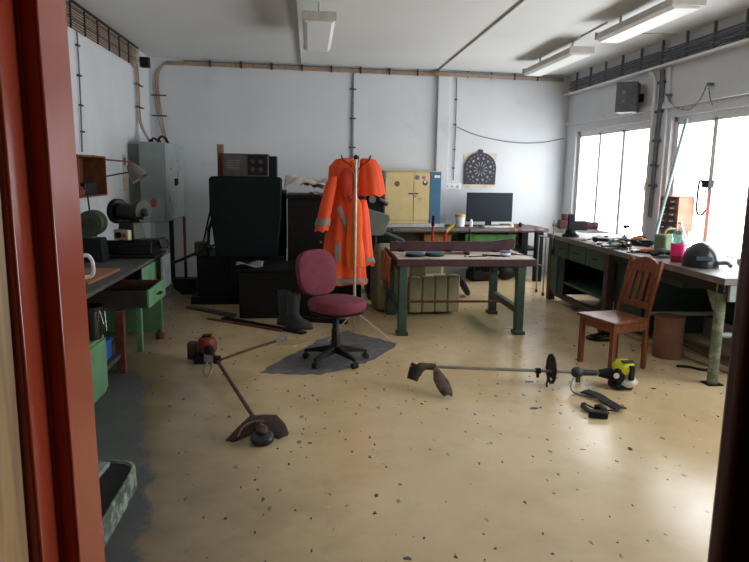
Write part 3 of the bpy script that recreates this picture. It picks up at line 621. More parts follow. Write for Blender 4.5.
for k in range(5):
    a = R(15+72*k); c, s_ = math.cos(a), math.sin(a)
    lg = MB(); lg.rings([[Vector((c*r_-s_*y, s_*r_+c*y, z)) for y, z in ((-w_, z0), (w_, z0), (w_*.8, z1), (-w_*.8, z1))] for r_, w_, z0, z1 in ((.03, .032, .085, .15), (.15, .026, .078, .125), (.30, .018, .066, .088))])
    lg = lg.build('leg', BLACK, oc, bevel=.006)
    cs = MB(); X0 = Vector((c*.29, s_*.29, .027)); ax = Vector((-s_, c, 0))
    cs.cyl(X0-ax*.026, X0-ax*.006, .027).cyl(X0+ax*.006, X0+ax*.026, .027).cyl(X0+Vector((0, 0, .0)), X0+Vector((0, 0, .05)), .009); cs.build('caster', RUBBER, lg)

# ================================================================== coat stand and the orange clothes
cs_ = T('coat_stand', 'thin pale metal coat stand on splayed wire legs, hung with orange clothes', 'coat stand', (.45, 6.5, 0))
PALE = M('pale metal tube', '#b9ab93', .4, .3)
MB().cyl((0, 0, .27), (0, 0, 1.84), .015).build('pole', PALE, cs_)
for x, y in ((.36, -.02), (-.26, -.06), (.02, .34)): MB().tube([(0, 0, .30), (x*.12, y*.12, .27), (x*.9, y*.9, .045), (x, y, .009), (x*1.06, y*1.06, .009)], .008, smooth=3).build('leg', PALE, cs_)
for an in (20, 75, 110, 160, 200, 340): an = R(an); c, s_ = math.cos(an), math.sin(an); MB().tube([(0, 0, 1.70), (c*.07, s_*.07, 1.78), (c*.13, s_*.13, 1.82), (c*.155, s_*.155, 1.87)], .004, smooth=3).build('hook', DARK, cs_)
MB().ell((0, 0, 1.85), (.025, .025, .025)).build('finial', DARK, cs_)
def garment(name, rows, mat, parent, n=56, folds=7, amp=.10, seed=0, cap=True, arc=None):
    rd = random.Random(seed); ph = [rd.uniform(0, 6.28) for _ in range(4)]; rl = []; N_ = len(rows)
    # resample rows smoothly
    rr_ = []
    for i in range(N_-1):
        for k in range(4):
            t = k/4; t2 = t*t*(3-2*t); rr_.append([rows[i][j]+(rows[i+1][j]-rows[i][j])*t2 for j in range(5)])
    rr_.append(list(rows[-1]))
    for i, (cx_, cy_, z, rx, ry) in enumerate(rr_):
        f = i/(len(rr_)-1); rg = []
        for k in range(n):
            a = 2*PI*k/n
            rp = 1+amp*(.25+.75*f)*(math.sin(folds*a+ph[0]+1.4*f)+.55*math.sin((folds*2-1)*a+ph[1]-2.0*f)+.35*math.sin(3*a+ph[2]+9*f))
            rg.append(Vector((cx_+rx*rp*math.cos(a), cy_+ry*rp*math.sin(a), z+.012*math.sin(5*a+ph[3])*f)))
        rl.append(rg)
    return MB().rings(rl, cap).build(name, mat, parent, angle=60)
jk = T('safety_jacket', 'orange safety jacket with grey bands hung on the left of the coat stand', 'jacket', (.45, 6.5, 0))
garment('body', [(-.08, .17, 1.845, .05, .03), (-.085, .17, 1.83, .11, .07), (-.11, .17, 1.76, .145, .09), (-.115, .17, 1.62, .145, .10), (-.095, .17, 1.40, .125, .09), (-.11, .17, 1.15, .16, .10), (-.105, .17, .85, .205, .11), (-.10, .17, .56, .225, .11)], ORANGE, jk, seed=2, folds=6, amp=.10)
garment('sleeve', [(-.215, .06, 1.66, .035, .05), (-.24, .05, 1.58, .055, .055), (-.29, .04, 1.35, .062, .055), (-.335, .03, 1.12, .068, .055)], ORANGE, jk, seed=5, folds=3, amp=.06)
garment('cuff_band', [(-.312, .035, 1.245, .073, .061), (-.325, .032, 1.175, .076, .062)], REFL, jk, seed=5, folds=3, amp=.05, cap=False)
garment('hood', [(-.075, .06, 1.74, .03, .02), (-.075, .05, 1.70, .07, .04), (-.075, .04, 1.60, .078, .05), (-.07, .045, 1.48, .065, .04), (-.065, .06, 1.42, .02, .02)], M('faded orange hood', '#c93a1c', .75, var=.1), jk, seed=8, folds=3, amp=.04)
MB().sheet(lambda u, v: Vector((-.185+.09*u, .058+.01*math.sin(3*u), 1.34-.22*u+.0*v))+Vector((.035*v, 0, .05*v)), 8, 4).build('chest_band', REFL, jk, solid=.006)
MB().sheet(lambda u, v: Vector((-.205+.06*v, .04, .98-.20*u+.04*v)), 6, 4).build('front_band', REFL, jk, solid=.006)
garment('hem_band', [(-.1005, .17, .63, .232, .121), (-.10, .17, .575, .236, .122)], REFL, jk, seed=2, folds=6, amp=.095, cap=False)
vs = T('safety_vest', 'orange safety vest painted in lit tone, hung in the middle against the coat stand pole', 'vest', (.45, 6.5, 0))
garment('body', [(.0, .045, 1.45, .03, .012), (.0, .045, 1.40, .06, .02), (.0, .045, 1.22, .075, .025), (-.01, .045, .95, .085, .025), (.0, .045, .75, .09, .025)], ORANGE_LIT, vs, seed=11, folds=4, amp=.09)
tr = T('work_trousers', 'orange work trousers with a grey leg band hung low on the right of the stand', 'trousers', (.45, 6.5, 0))
garment('leg', [(.09, .34, 1.42, .05, .03), (.085, .34, 1.32, .075, .06), (.10, .34, 1.05, .09, .07), (.115, .34, .73, .105, .07)], ORANGE, tr, seed=14, folds=4, amp=.08)
garment('leg_band', [(.113, .34, .82, .112, .077), (.117, .34, .765, .116, .079)], REFL, tr, seed=14, folds=4, amp=.08, cap=False)
oj = T('orange_coat', 'plain short orange coat hung on the right hook of the coat stand', 'coat', (.45, 6.5, 0))
garment('body', [(.115, .17, 1.845, .04, .03), (.13, .17, 1.83, .08, .05), (.15, .17, 1.76, .105, .07), (.165, .17, 1.62, .125, .08), (.175, .17, 1.475, .135, .085)], ORANGE, oj, seed=21, folds=5, amp=.06)

# ================================================================== middle workbench
wb = T('workbench', 'middle workbench with dusty top on green cast iron legs', 'workbench', (1.63, 7.22, 0))
MB().b2(-.73, .78, -.56, .56, .74, .815).build('worktop', MAROON, wb, bevel=.006)
MB().b2(-.71, .76, -.54, .55, .8155, .823).build('dusty_sheet', DUSTY, wb)
for sx in (-.655, .62):
    q = MB()
    for a, b in (((sx, -.50, .74), (sx+.0, -.52, 0)), ((sx-.0, .50, .74), (sx, .52, 0))):
        q.box(((a[0]+b[0])/2, (a[1]+b[1])/2, .37), (.09, .085, .74)).box((b[0], b[1], .02), (.12, .14, .04))
    q.b2(sx-.035, sx+.035, -.48, .48, .22, .29).b2(sx-.04, sx+.04, -.5, .5, .68, .74)
    q.prism([(-.46, .74), (-.28, .74), (-.46, .52)], 'YZ', sx-.03, sx+.03).prism([(.46, .74), (.28, .74), (.46, .52)], 'YZ', sx-.03, sx+.03)
    q.build('leg_frame', GREEN, wb, bevel=.008)
MB().cyl((-.62, -.0, .255), (.58, 0, .255), .014).build('stretcher_rod', RUST, wb)
br = T('bending_bar', 'long dark maroon steel bar of the bending tool lying on the middle workbench', 'bar', (1.63, 7.34, .8235))
MB().prism([(-.72, 0), (.66, 0), (.72, .05), (.75, .13), (.70, .155), (.42, .115), (-.72, .105)], 'XZ', -.03, .03).build('bar', MAROON, br, bevel=.006)
MB().cyl((.2, 0, .12), (.2, 0, .26), .012).build('pin', DARK, br)
for x in (-.6, -.05, .5): MB().b2(x-.03, x+.03, -.08, .08, 0, .02).build('foot', DARK, br)
def dish(label, loc): 
    t = T('dish', label, 'dish', loc, 0, 'dark teal dishes on the middle workbench')
    MB().lathe([(.001, 0), (.088, 0), (.098, .012), (.10, .035), (.093, .04), (.07, .036), (.001, .034)], seg=30).build('dish_body', TEAL, t); MB().lathe([(.099, .006), (.107, .008), (.107, .016), (.099, .018)], seg=30).build('rim', BLACK, t)
dish('dark teal round dish at the left on the middle workbench', (1.12, 6.86, .8235)); dish('dark teal round dish at the right, nearer the centre of the middle workbench', (1.34, 6.90, .8235))
tp = T('tape_roll', 'blue tape tin on the right end of the middle workbench', 'tape', (2.12, 6.87, .8235)); MB().lathe([(.03, 0), (.055, 0), (.055, .06), (.03, .06)], seg=24).build('roll', M('blue tape', '#3f5f86', .4), tp); MB().lathe([(.056, .02), (.0565, .02), (.0565, .042), (.056, .042)], seg=24).build('label', WHITE, tp)
rnd = random.Random(5)
def tool(kind, mat, loc, rz, label, hm=None):
    t = T(kind, label, kind.replace('_', ' '), loc, rz); hm = hm or BLACK
    if kind == 'screwdriver': MB().cyl((.0, 0, .014), (.11, 0, .014), .004, seg=8).build('shaft', mat, t); MB().cyl((-.09, 0, .014), (0, 0, .014), .014, .011, seg=10).build('handle', hm, t)
    elif kind == 'hammer': MB().cyl((-.16, 0, .016), (.10, 0, .016), .011, seg=10).build('handle', hm, t); MB().b2(.09, .125, -.06, .06, 0, .034).build('head', mat, t, bevel=.004)
    elif kind == 'pliers':
        MB().prism([(0, -.012), (.07, -.004), (.07, .004), (0, .012), (-.02, .0)], 'XY', 0, .014).build('jaws', mat, t); MB().tube([(0, .008, .008), (-.06, .03, .008), (-.13, .025, .008)], .007, smooth=3).build('grip', hm, t); MB().tube([(0, -.008, .008), (-.06, -.03, .008), (-.13, -.025, .008)], .007, smooth=3).build('grip', hm, t)
    elif kind == 'wrench': MB().b2(-.08, .08, -.009, .009, 0, .008).prism([(.07, -.022), (.11, -.02), (.095, 0), (.11, .02), (.07, .022)], 'XY', 0, .01).lathe([(.009, 0), (.02, 0), (.02, .01), (.009, .01)], (-.09, 0, 0), 14).build('wrench_body', mat, t)
    elif kind == 'file': MB().b2(0, .18, -.011, .011, .006, .012).build('blade', mat, t); MB().cyl((-.09, 0, .012), (0, 0, .012), .012, .009, seg=10).build('handle', hm, t)
    elif kind == 'bolt': MB().cyl((0, 0, .008), (.05, 0, .008), .006, seg=8).cyl((-.012, 0, .011), (0, 0, .011), .011, seg=6).build('bolt_body', mat, t)
    return t
tool('wrench', DARK, (1.80, 6.84, .8235), .3, 'dark wrench near the middle of the dusty workbench top')
tool('pliers', DARK, (1.95, 6.92, .8235), 2.6, 'black pliers left of the blue tape on the middle workbench')
tool('hammer', DARK, (1.62, 7.02, .8235), .1, 'hammer lying before the long bar on the middle workbench', RUST)
tool('file', DARK, (2.28, 6.98, .8235), -.5, 'dark file at the right end of the middle workbench', RUST)
tool('bolt', STEEL, (1.66, 6.80, .8235), .9, 'loose bolt at the front edge of the middle workbench')
# armchair pushed under the workbench
ar = T('armchair', 'old olive grey armchair with channelled padding standing behind the middle workbench', 'armchair', (1.28, 7.98, 0), R(5))
nch = 4; W_ = .64
for k in range(nch):
    x0 = -.12+k*W_/nch
    MB().prism([(x0+.002, .03), (x0+W_/nch-.002, .03), (x0+W_/nch-.002, .46+.03*(k+1)/nch), (x0+.002, .46+.03*k/nch)], 'XZ', -.34, -.18).build('padding_channel', OLIVE, ar, bevel=.022)
MB().b2(-.12, .53, -.175, .40, .03, .40).build('seat', OLIVE, ar, bevel=.03)
MB().b2(-.06, .14, -.16, -.02, .401, .60).build('cushion', M('pale cream cushion', '#c4bb98', .85), ar, bevel=.02)
MB().prism([(-.16, .02), (.42, .02), (.42, .60), (.36, .70), (.16, .82), (-.02, .85), (-.12, .83), (-.16, .76)], 'YZ', -.47, -.16).build('arm', BEIGE, ar, bevel=.05)
MB().b2(-.15, .53, .405, .50, .03, .62).build('back', BEIGE, ar, bevel=.04)
tag(MB().sheet(lambda u, v: Vector((-.02-.012*math.sin(7*u+2*v), -.40+.78*u, -.33*v+.02*math.sin(5*u)*v)), 16, 12).build('orange_cloth', M('faded orange cloth', '#b5673f', .85), loc=(.872, 7.18, .815), solid=.008), 'faded orange cloth hanging over the left end of the middle workbench', 'cloth')

# ================================================================== far bench along the back wall
fbn = T('workbench', 'far workbench along the back wall under the monitor', 'workbench', bw(0, 0, 0), TH)
MB().b2(3.48, 6.16, -.78, -.03, .80, .87).build('worktop', M('grey brown bench top', '#5a4c48', .6, var=.25), fbn, bevel=.005)
for x in (3.56, 5.98):
    for y in (-.74, -.14): MB().b2(x, x+.12, y, y+.10, 0, .80).build('leg', DARK, fbn, bevel=.004)
MB().b2(3.56, 6.10, -.70, -.10, .50, .53).build('shelf', DKBROWN, fbn)
MB().cyl((3.6, -.81, .84), (6.05, -.81, .84), .028).build('front_pipe', M('grey pipe', '#6a6464', .5, .3), fbn)
for x in (5.5, 5.62, 5.9): MB().cyl((x, -.81, .84), (x+.06, -.81, .84), .036).build('pipe_collar', RUST, fbn)
cc = T('locker', 'cream two door metal cabinet with stickers and blue side on the far bench', 'cabinet', bw(3.99, .32, .9205), TH)
tag(MB().b2(-.50, .50, -.24, .29, 0, .049).build('pale_board', M('pale board', '#b9b8b4', .7), loc=bw(3.99, .32, .8705), rz=TH, bevel=.003), 'pale board on the far bench under the cream cabinet', 'board')
MB().b2(-.46, .26, -.17, .28, 0, .81).build('cabinet_body', CREAM, cc, bevel=.006)
MB().b2(.262, .44, -.185, .28, .0, .81).build('blue_side', BLUE, cc, bevel=.004)
MB().b2(-.475, -.4605, -.17, .28, 0, .81).build('painted_shade_panel', GREYST, cc)  # grey panel paints the shade on the cabinet's left side
MB().b2(-.47, .445, -.19, .285, .811, .825).build('top_panel', CREAM, cc, bevel=.003)
for a, b in ((-.455, -.008), (0.0, .255)):
    dr = MB().b2(a, b, -.188, -.1705, .05, .795).build('door', CREAM, cc, bevel=.004)
    if a < -.1: MB().b2(-.09, -.015, -.20, -.1885, .46, .478).build('door_latch', DARK, dr)
    else:
        MB().b2(.005, .07, -.20, -.1885, .46, .478).build('door_latch', DARK, dr); MB().cyl((.025, -.189, .43), (.025, -.20, .43), .02).build('lock', STEEL, dr)
SK = [((-.27, .62), .07, '#6b4a42'), ((.05, .72), .06, '#5e6a78'), ((.155, .72), .05, '#b06a62'), ((.18, .64), .07, '#39414a'), ((-.36, .71), .05, '#c4b28e'), ((.10, .38), .06, '#b8a47c')]
for (x, z), s_, c_ in SK: MB().cyl((x, -.1885, z), (x, -.1895, z), s_*.62, seg=18).build('sticker', M('sticker '+c_, c_, .5, var=.3, scale=25), cc)
MB().cyl((.18, -.1896, .655), (.18, -.1904, .655), .02).build('sticker', WHITE, cc); MB().b2(.33, .42, -.187, -.186, .72, .76).build('sticker', WHITE, cc)
# monitor and small things on the far bench
mo_ = T('monitor', 'black flat monitor standing on the far bench in the corner', 'monitor', bw(5.27, .45, .8705), TH)
MB().b2(-.385, .385, -.02, .025, .08, .545).build('housing', BLACK, mo_, bevel=.006); MB().b2(-.365, .365, -.0215, -.0203, .10, .525).build('screen', M('dark screen', '#121a26', .4, var=.05, Specular_IOR_Level=.2), mo_); MB().b2(-.05, .05, .026, .05, .0, .2).build('stand_neck', BLACK, mo_); MB().b2(-.14, .14, -.09, .10, 0, .016).build('stand_foot', BLACK, mo_, bevel=.004)
kb = T('keyboard', 'pale keyboard in front of the monitor', 'keyboard', bw(5.32, .66, .8705), TH); MB().b2(-.22, .22, -.07, .07, 0, .018).build('case', M('pale plastic', '#b4b6b6', .5), kb, bevel=.004); q = MB()
for r_ in range(4):
    for k in range(14): q.box((-.195+.03*k, -.045+.03*r_, .022), (.024, .024, .009))
q.build('keys', WHITE, kb)
yb = T('spice_box', 'yellow topped white tub left of the monitor', 'tub', bw(4.78, .46, .8705), TH); MB().lathe([(.001, 0), (.07, 0), (.078, .16), (.001, .16)], seg=20).build('tub_body', WHITE, yb); MB().lathe([(.001, .161), (.084, .161), (.084, .20), (.001, .20)], seg=20).build('lid', M('yellow lid', '#d9ad3f', .5), yb)
for k, (s_, o_, h_, c_, lab) in enumerate(((4.95, .50, .12, WHITE, 'small white bottle just left of the monitor'), (5.80, .48, .07, DARK, 'dark small jar right of the monitor'), (5.60, .60, .06, WHITE, 'white cup right of the keyboard'))):
    tag(MB().lathe([(.001, 0), (.03, 0), (.033, h_*.6), (.02, h_*.85), (.018, h_), (.001, h_)], seg=16).build('small_bottle' if k < 2 else 'cup', c_, loc=bw(s_, o_, .8705)), lab, 'bottle' if k < 2 else 'cup')
tag(MB().b2(-.20, .20, -.03, .03, 0, .03).build('wooden_strip', BROWNWD, loc=bw(5.75, .25, .8705), rz=TH, bevel=.002), 'brown wooden strip behind the monitor stand', 'wood strip')
tag(MB().b2(-.30, .30, -.10, .10, 0, .012).build('dark_board', DARK, loc=bw(4.80, .27, .8705), rz=TH), 'dark flat board on the far bench between the cream cabinet and the yellow tub', 'board')
# boxes on the far bench shelf
bxo = T('cardboard_box', 'orange brown cardboard box on the shelf of the far bench', 'box', bw(4.38, .42, .5305), TH); MB().b2(-.22, .22, -.16, .16, 0, .24).build('box_body', CARD, bxo, bevel=.003); q = MB().box((0, -.20, .235), (.44, .09, .005), rot=Matrix.Rotation(R(25), 3, 'X')); q.build('flap', CARD, bxo)
gcr = T('green_crate', 'bright green plastic crate on the shelf of the far bench', 'crate', bw(5.25, .42, .5305), TH); q = MB().b2(-.42, .42, -.2, .2, 0, .02)
for a in ((-.42, .42, -.2, -.185), (-.42, .42, .185, .2), (-.42, -.405, -.185, .185), (.405, .42, -.185, .185)): q.b2(*a, .02, .22)
q.build('crate_body', M('green plastic', '#4a8a3c', .5), gcr, bevel=.004); q = MB()
for k in range(9): q.b2(-.38+.09*k, -.37+.09*k, -.206, -.2005, .03, .19)
q.b2(-.43, .43, -.21, -.2005, .195, .225); q.build('rib', M('green plastic', '#4a8a3c'), gcr)
# things on the floor under the far bench
q = T('engine', 'dark engine block lying on the floor under the far bench', 'engine', bw(5.15, .48, 0), TH); MB().b2(-.20, .18, -.16, .16, 0, .16).ell((0, 0, .18), (.16, .13, .08)).build('crankcase', DARK, q, bevel=.02); m = MB()
for k in range(6): m.b2(-.16+.05*k, -.14+.05*k, -.17, .15, .16, .27)
m.build('cooling_fin', DARK, q); MB().cyl((.12, -.15, .12), (.2, -.26, .16), .035).build('exhaust', STEEL, q); MB().cyl((-.1, -.16, .1), (-.1, -.20, .1), .08).build('flywheel', BLACK, q)
q = T('tool_bag', 'black bag on the floor under the far bench right of the engine', 'bag', bw(5.58, .50, 0), TH); MB().ell((0, 0, .13), (.19, .13, .13)).build('bag_body', BLACK, q); MB().tube([(-.1, 0, .24), (-.05, 0, .33), (.05, 0, .33), (.1, 0, .24)], .012, smooth=4).build('handle', BLACK, q)
# dartboard
db = T('dartboard', 'dark patterned dartboard pinned to the back wall above the monitor', 'dartboard', bw(5.235, .006, 1.79), TH)
MB().b2(-.29, .285, 0, .004, -.315, .262).build('backing_sheet', M('torn beige sheet', '#cdbfae', .85, var=.2, scale=6), db)
BDK = M('board navy', '#272c3a', .7)
poly = [(-.275, -.25), (.265, -.25), (.275, .0)]+[(.275*math.cos(R(a)), .02+.255*math.sin(R(a))) for a in range(5, 180, 10)]+[(-.27, .0)]
bd = MB().prism(poly, 'XZ', -.025, -.001).b2(-.035, .035, -.022, -.001, .26, .32).build('board', BDK, db, bevel=.003)
LP = M('board pale wedge', '#8f8580', .7)
q = MB()
for k in range(12):
    a = R(30*k+15); u = Vector((math.cos(a), math.sin(a))); v = Vector((-u.y, u.x))
    def pl(r1, r2, w1, w2): return [tuple(u*r1-v*w1), tuple(u*r2-v*w2), tuple(u*(r2+w2)), tuple(u*r2+v*w2), tuple(u*r1+v*w1)]
    q.prism(pl(.05, .115, .003, .009), 'XZ', -.027, -.0255)
    q.prism([(u*.18+Vector((math.cos(b), math.sin(b)))*.021)[:] for b in [R(40*j) for j in range(9)]], 'XZ', -.027, -.0255)
    a2 = R(30*k); u2 = Vector((math.cos(a2), math.sin(a2)))
    for uu, r_, s_ in ((u2, .235, .012), (u, .238, .010)): q.prism([(uu*r_+Vector((math.cos(b), math.sin(b)))*s_)[:] for b in [R(60*j) for j in range(6)]], 'XZ', -.027, -.0255)
q.build('pale_segments', LP, bd)
# wall socket strip
ss = T('socket_strip', 'white socket strip on the back wall under the pillar cable', 'socket', bw(4.75, .0, 1.50), TH); MB().b2(-.15, .15, -.05, 0, -.05, .05).build('housing', WHITE, ss, bevel=.005); q = MB()
for x in (-.09, 0, .09): q.cyl((x, -.05, 0), (x, -.053, 0), .025)
q.build('socket', M('socket grey', '#a7a7a4', .5), ss)

# red two wheeled hand machine behind the middle bench
rt_ = T('hand_cultivator', 'red two wheeled push machine with long handles behind the middle workbench', 'cultivator', (1.84, 8.78, 0))
for x0, x1, zt, c_, y1 in ((-.17, -.17, 1.00, BLACK, -.02), (-.02, .02, .93, M('yellow grip', '#d8b636', .5), -.02)):
    MB().tube([(x0, .1, .30), (x0, .02, .62), (x1, y1, zt)], .018, smooth=3).build('handle_tube', REDP, rt_)
    if c_ is BLACK: MB().cyl((x1, y1, zt), (x1+.005, y1-.01, zt+.14), .022).build('grip', c_, rt_)
    else: MB().tube([(x1, y1, zt), (x1+.02, y1, zt+.02), (x1+.10, y1-.01, zt+.10)], .022).build('grip', c_, rt_)
q = MB().tube([(-.26, .06, .10), (-.18, .1, .32), (.0, .1, .32), (.12, .08, .18)], .02).tube([(-.18, .1, .55), (-.02, .1, .55)], .016).tube([(-.10, .1, .32), (-.12, .0, .08)], .018).tube([(.0, .1, .32), (.02, .0, .08)], .018).cyl((-.24, .08, .16), (.31, .08, .16), .016); q.build('frame', REDP, rt_)
for x in (-.24, .31):
    wh = MB().lathe([(.11, -.028), (.145, -.03), (.16, -.015), (.16, .015), (.145, .03), (.11, .028)], (x, .08, .16), 28, Matrix.Rotation(R(62), 3, 'Y')).build('tyre', RUBBER, rt_); MB().lathe([(.001, -.02), (.108, -.02), (.108, .02), (.001, .02)], (x, .08, .16), 20, Matrix.Rotation(R(62), 3, 'Y')).build('hub', M('pale pink hub', '#b89a8c', .5), wh)

# ================================================================== right bench
RB = T('workbench', 'long right workbench with dark green base under the windows', 'workbench', (3.75, 6.75, 0))
TOPM = M('worn wood bench top', '#6a625c', .5, var=.2, scale=4, col2='#8d8680', amt=.4)
MB().b2(-.47, .47, -1.95, 1.98, .86, .915).build('worktop', TOPM, RB, bevel=.005)
MB().b2(-.44, -.41, -1.9, .10, .78, .86).build('front_apron', DKBROWN, RB); MB().b2(-.40, .40, -1.93, -1.90, .72, .86).build('end_apron', GREYST, RB, bevel=.003)
MOT = M('mottled green pipe', '#5c6a4e', .65, .1, var=.3, scale=16, col2='#8a8a7a', amt=.45)
for x in (-.40, .38):
    MB().cyl((x, -1.82, 0), (x, -1.82, .86), .042, seg=20).build('pipe_leg', MOT, RB); MB().b2(x-.065, x+.065, -1.88, -1.755, 0, .010).build('foot_plate', DARK, RB)
MB().cyl((-.40, -1.82, .42), (.38, -1.82, .42), .022).build('end_rail', GREYST, RB); MB().cyl((.38, -1.8, .30), (.38, 1.8, .30), .022).build('back_rail', DARK, RB); MB().cyl((-.40, -.72, .36), (.36, -.72, .36), .022).build('cross_rail', GREYST, RB); MB().cyl((-.40, -.72, 0), (-.40, -.72, .86), .022).build('leg', DARK, RB)
q = MB().prism([(-1.78, .86), (-1.58, .86), (-1.78, .60)], 'YZ', -.42, -.38); q.build('bracket', MOT, RB)
for y in (1.86, .12): MB().b2(-.45, -.36, y, y+.10, 0, .86).build('post', M('dark brown steel', '#3d2b26', .55, var=.3), RB, bevel=.004)
for y in (1.86, .12): MB().b2(.34, .42, y, y+.10, 0, .86).build('post', DARK, RB)
MB().b2(-.42, .40, 1.80, 1.84, .08, .86).build('end_panel', DGREEN, RB); MB().b2(.36, .40, -1.7, 1.80, .30, .86).build('back_panel', M('bench base green', '#1d3327', .55, var=.25), RB)
MB().b2(-.42, .34, .24, 1.79, .30, .33).build('shelf', GREEN, RB)
for k in range(3): 
    dw = MB().b2(-.44, .30, .25+.52*k, .74+.52*k, .64, .855).build('drawer', GREEN, RB, bevel=.004); MB().tube([(-.44, .42+.52*k, .75), (-.465, .44+.52*k, .75), (-.465, .54+.52*k, .75), (-.44, .56+.52*k, .75)], .007).build('drawer_handle', DARK, dw)
MB().b2(-.445, -.40, 1.62, 1.855, .14, .635).build('side_panel', GREEN, RB); MB().b2(-.43, -.40, 1.42, 1.615, .12, .63).build('door', M('navy door', '#161d2b', .5), RB, bevel=.004)
MB().b2(-.42, -.36, .22, 1.86, .08, .14).build('bottom_rail', M('dark brown steel', '#3d2b26'), RB)
MB().b2(-.36, .34, -.50, .10, .10, .70).build('base_cabinet', M('bench base green', '#1d3327', .55, var=.25), RB, bevel=.006); MB().b2(-.36, .34, -1.2, .10, .70, .855).build('drawer_bank', M('bench base green', '#1d3327', .55, var=.25), RB, bevel=.004)
# under and beside the right bench
tag(MB().lathe([(.001, 0), (.13, 0), (.135, .01), (.135, .40), (.125, .40), (.123, .02), (.001, .015)], seg=32).build('clay_pipe', M('terracotta drum', '#7d5744', .8, var=.2, scale=7), loc=(3.42, 5.76, 0)), 'rusty terracotta drum standing under the right bench behind the wooden chair', 'drum')
for k, (a, b, r_, mt, lab) in enumerate((((3.42, 6.6, .029), (3.74, 4.90, .029), .028, PALE, 'pale round pole lying on the floor under the right bench'), ((3.74, 6.6, .025), (4.02, 5.05, .025), .024, MOT, 'mottled pipe on the floor deep under the right bench'))):
    tag(MB().cyl(a, b, r_).build('floor_pole', mt), lab, 'pole')
tag(MB().prism([(-.9, -.05), (.9, -.06), (.9, .05), (-.9, .06)], 'XY', 0, .03).build('timber_board', wood('raw timber', '#8a7355', .7, 'X'), loc=(3.86, 5.75, 0), rz=R(90)), 'raw timber board on the floor under the right bench next to the poles', 'board')
tag(MB().lathe([(.001, 0), (.04, 0), (.045, .11), (.041, .11), (.037, .01), (.001, .01)], seg=20).build('white_cup', WHITE, loc=(3.24, 6.98, 0)), 'white paper cup on the floor at the foot of the right bench', 'cup')
tag(MB().lathe([(.001, 0), (.05, 0), (.06, .03), (.05, .09), (.02, .11), (.001, .11)], seg=20).build('red_can', RUST, loc=(3.22, 6.72, 0)), 'dull red can on the floor right of the white paper cup', 'can')
q = MB()
for k in range(7): q.tube([(.16*math.cos(a*.7+k), .13*math.sin(a*.7+k*1.3), .008+.016*k*.5+.006*math.sin(a)) for a in range(10)], .006, smooth=3)
tag(q.build('wire_coil', DARK, loc=(3.08, 6.45, .0)), 'tangle of dark wire on the floor behind the wooden chair', 'wire')
tag(MB().tube([(-.12, 0, .012), (-.02, .02, .012), (.08, -.02, .012), (.16, .01, .012)], .012, smooth=4).build('bent_rod', DARK, loc=(3.42, 5.35, 0), rz=-.5), 'bent dark rod on the floor near the pipe leg', 'rod')
# thin rolling stand in the corner
rs = T('rolling_stand', 'thin grey steel rolling stand between the far bench and the right bench', 'stand', (3.32, 9.0, 0))
q = MB().tube([(0, -.12, .05), (0, -.12, .84), (.24, -.12, .84), (.24, -.12, .05)], .011).tube([(0, .16, .05), (0, .16, .84), (.24, .16, .84), (.24, .16, .05)], .011).cyl((0, -.12, .42), (0, .16, .42), .009).cyl((0, -.12, .84), (0, .16, .84), .009).cyl((.24, -.12, .84), (.24, .16, .84), .009); q.build('frame', GREYST, rs)
for x in (0, .24):
    for y in (-.12, .16): MB().cyl((x-.012, y, .026), (x+.012, y, .026), .026).cyl((x, y, .026), (x, y, .06), .007).build('caster', RUBBER, rs)
# vice
ZB = .9155
vc = T('bench_vice', 'dark red bench vice at the far end of the right bench', 'vice', (3.40, 8.22, ZB), R(-10))
VR = M('dark red vice enamel', '#66393c', .45, .2, var=.3)
MB().lathe([(.001, 0), (.11, 0), (.11, .025), (.07, .05), (.06, .09), (.001, .09)], seg=24).build('base', DARK, vc)
MB().b2(-.05, .20, -.065, .065, .09, .21).b2(-.05, .03, -.075, .075, .20, .30).build('fixed_jaw', M('dark vice head', '#2b2d33', .45, .3), vc, bevel=.012)
MB().b2(-.17, -.06, -.07, .07, .11, .22).b2(-.12, -.06, -.075, .075, .22, .30).build('moving_jaw', VR, vc, bevel=.012); MB().cyl((.20, 0, .15), (.34, 0, .15), .05).build('slide', VR, vc)
MB().cyl((-.17, 0, .15), (-.24, 0, .15), .022).build('screw', STEEL, vc); MB().cyl((-.225, -.02, .21), (-.225, -.02, -.17), .009).build('handle_bar', STEEL, vc)
# drawer organiser, green canister, bottle, welding helmet
og = T('drawer_organiser', 'orange sided small parts drawer organiser standing by the window', 'organiser', (4.11, 6.99, ZB), R(108))
ORG = M('orange plastic side', '#d0684a', .45)
MB().b2(-.13, .13, -.12, -.105, .19, .58).b2(-.13, -.115, -.105, .12, .19, .58).b2(.115, .13, -.105, .12, .19, .58).b2(-.13, .13, -.105, .12, .19, .205).b2(-.13, .13, -.105, .12, .565, .58).b2(-.11, .11, -.10, .10, 0, .19).build('case', ORG, og, bevel=.003)
DRW = M('smoky drawer plastic', '#6a4f48', .3)
for r_ in range(5):
    for k in range(2):
        x0 = -.113+.115*k; z0 = .208+.071*r_; dd = MB().b2(x0, x0+.11, -.09, .13, z0, z0+.064).build('drawer', DRW, og, bevel=.003); MB().b2(x0+.035, x0+.075, .1305, .145, z0+.022, z0+.036).build('pull', WHITE, dd)
gcan = T('canister', 'green metal canister beside the pink labelled bottle', 'canister', (3.77, 6.46, ZB), R(8))
MB().b2(-.15, .13, -.09, .09, 0, .20).build('can_body', M('olive green canister', '#6b7d5c', .5, var=.15), gcan, bevel=.025); MB().tube([(-.09, 0, .195), (-.06, 0, .25), (.04, 0, .25), (.07, 0, .195)], .012, smooth=3).build('handle', M('olive green canister', '#6b7d5c'), gcan); MB().cyl((.10, 0, .20), (.10, 0, .235), .025).build('cap', DARK, gcan)
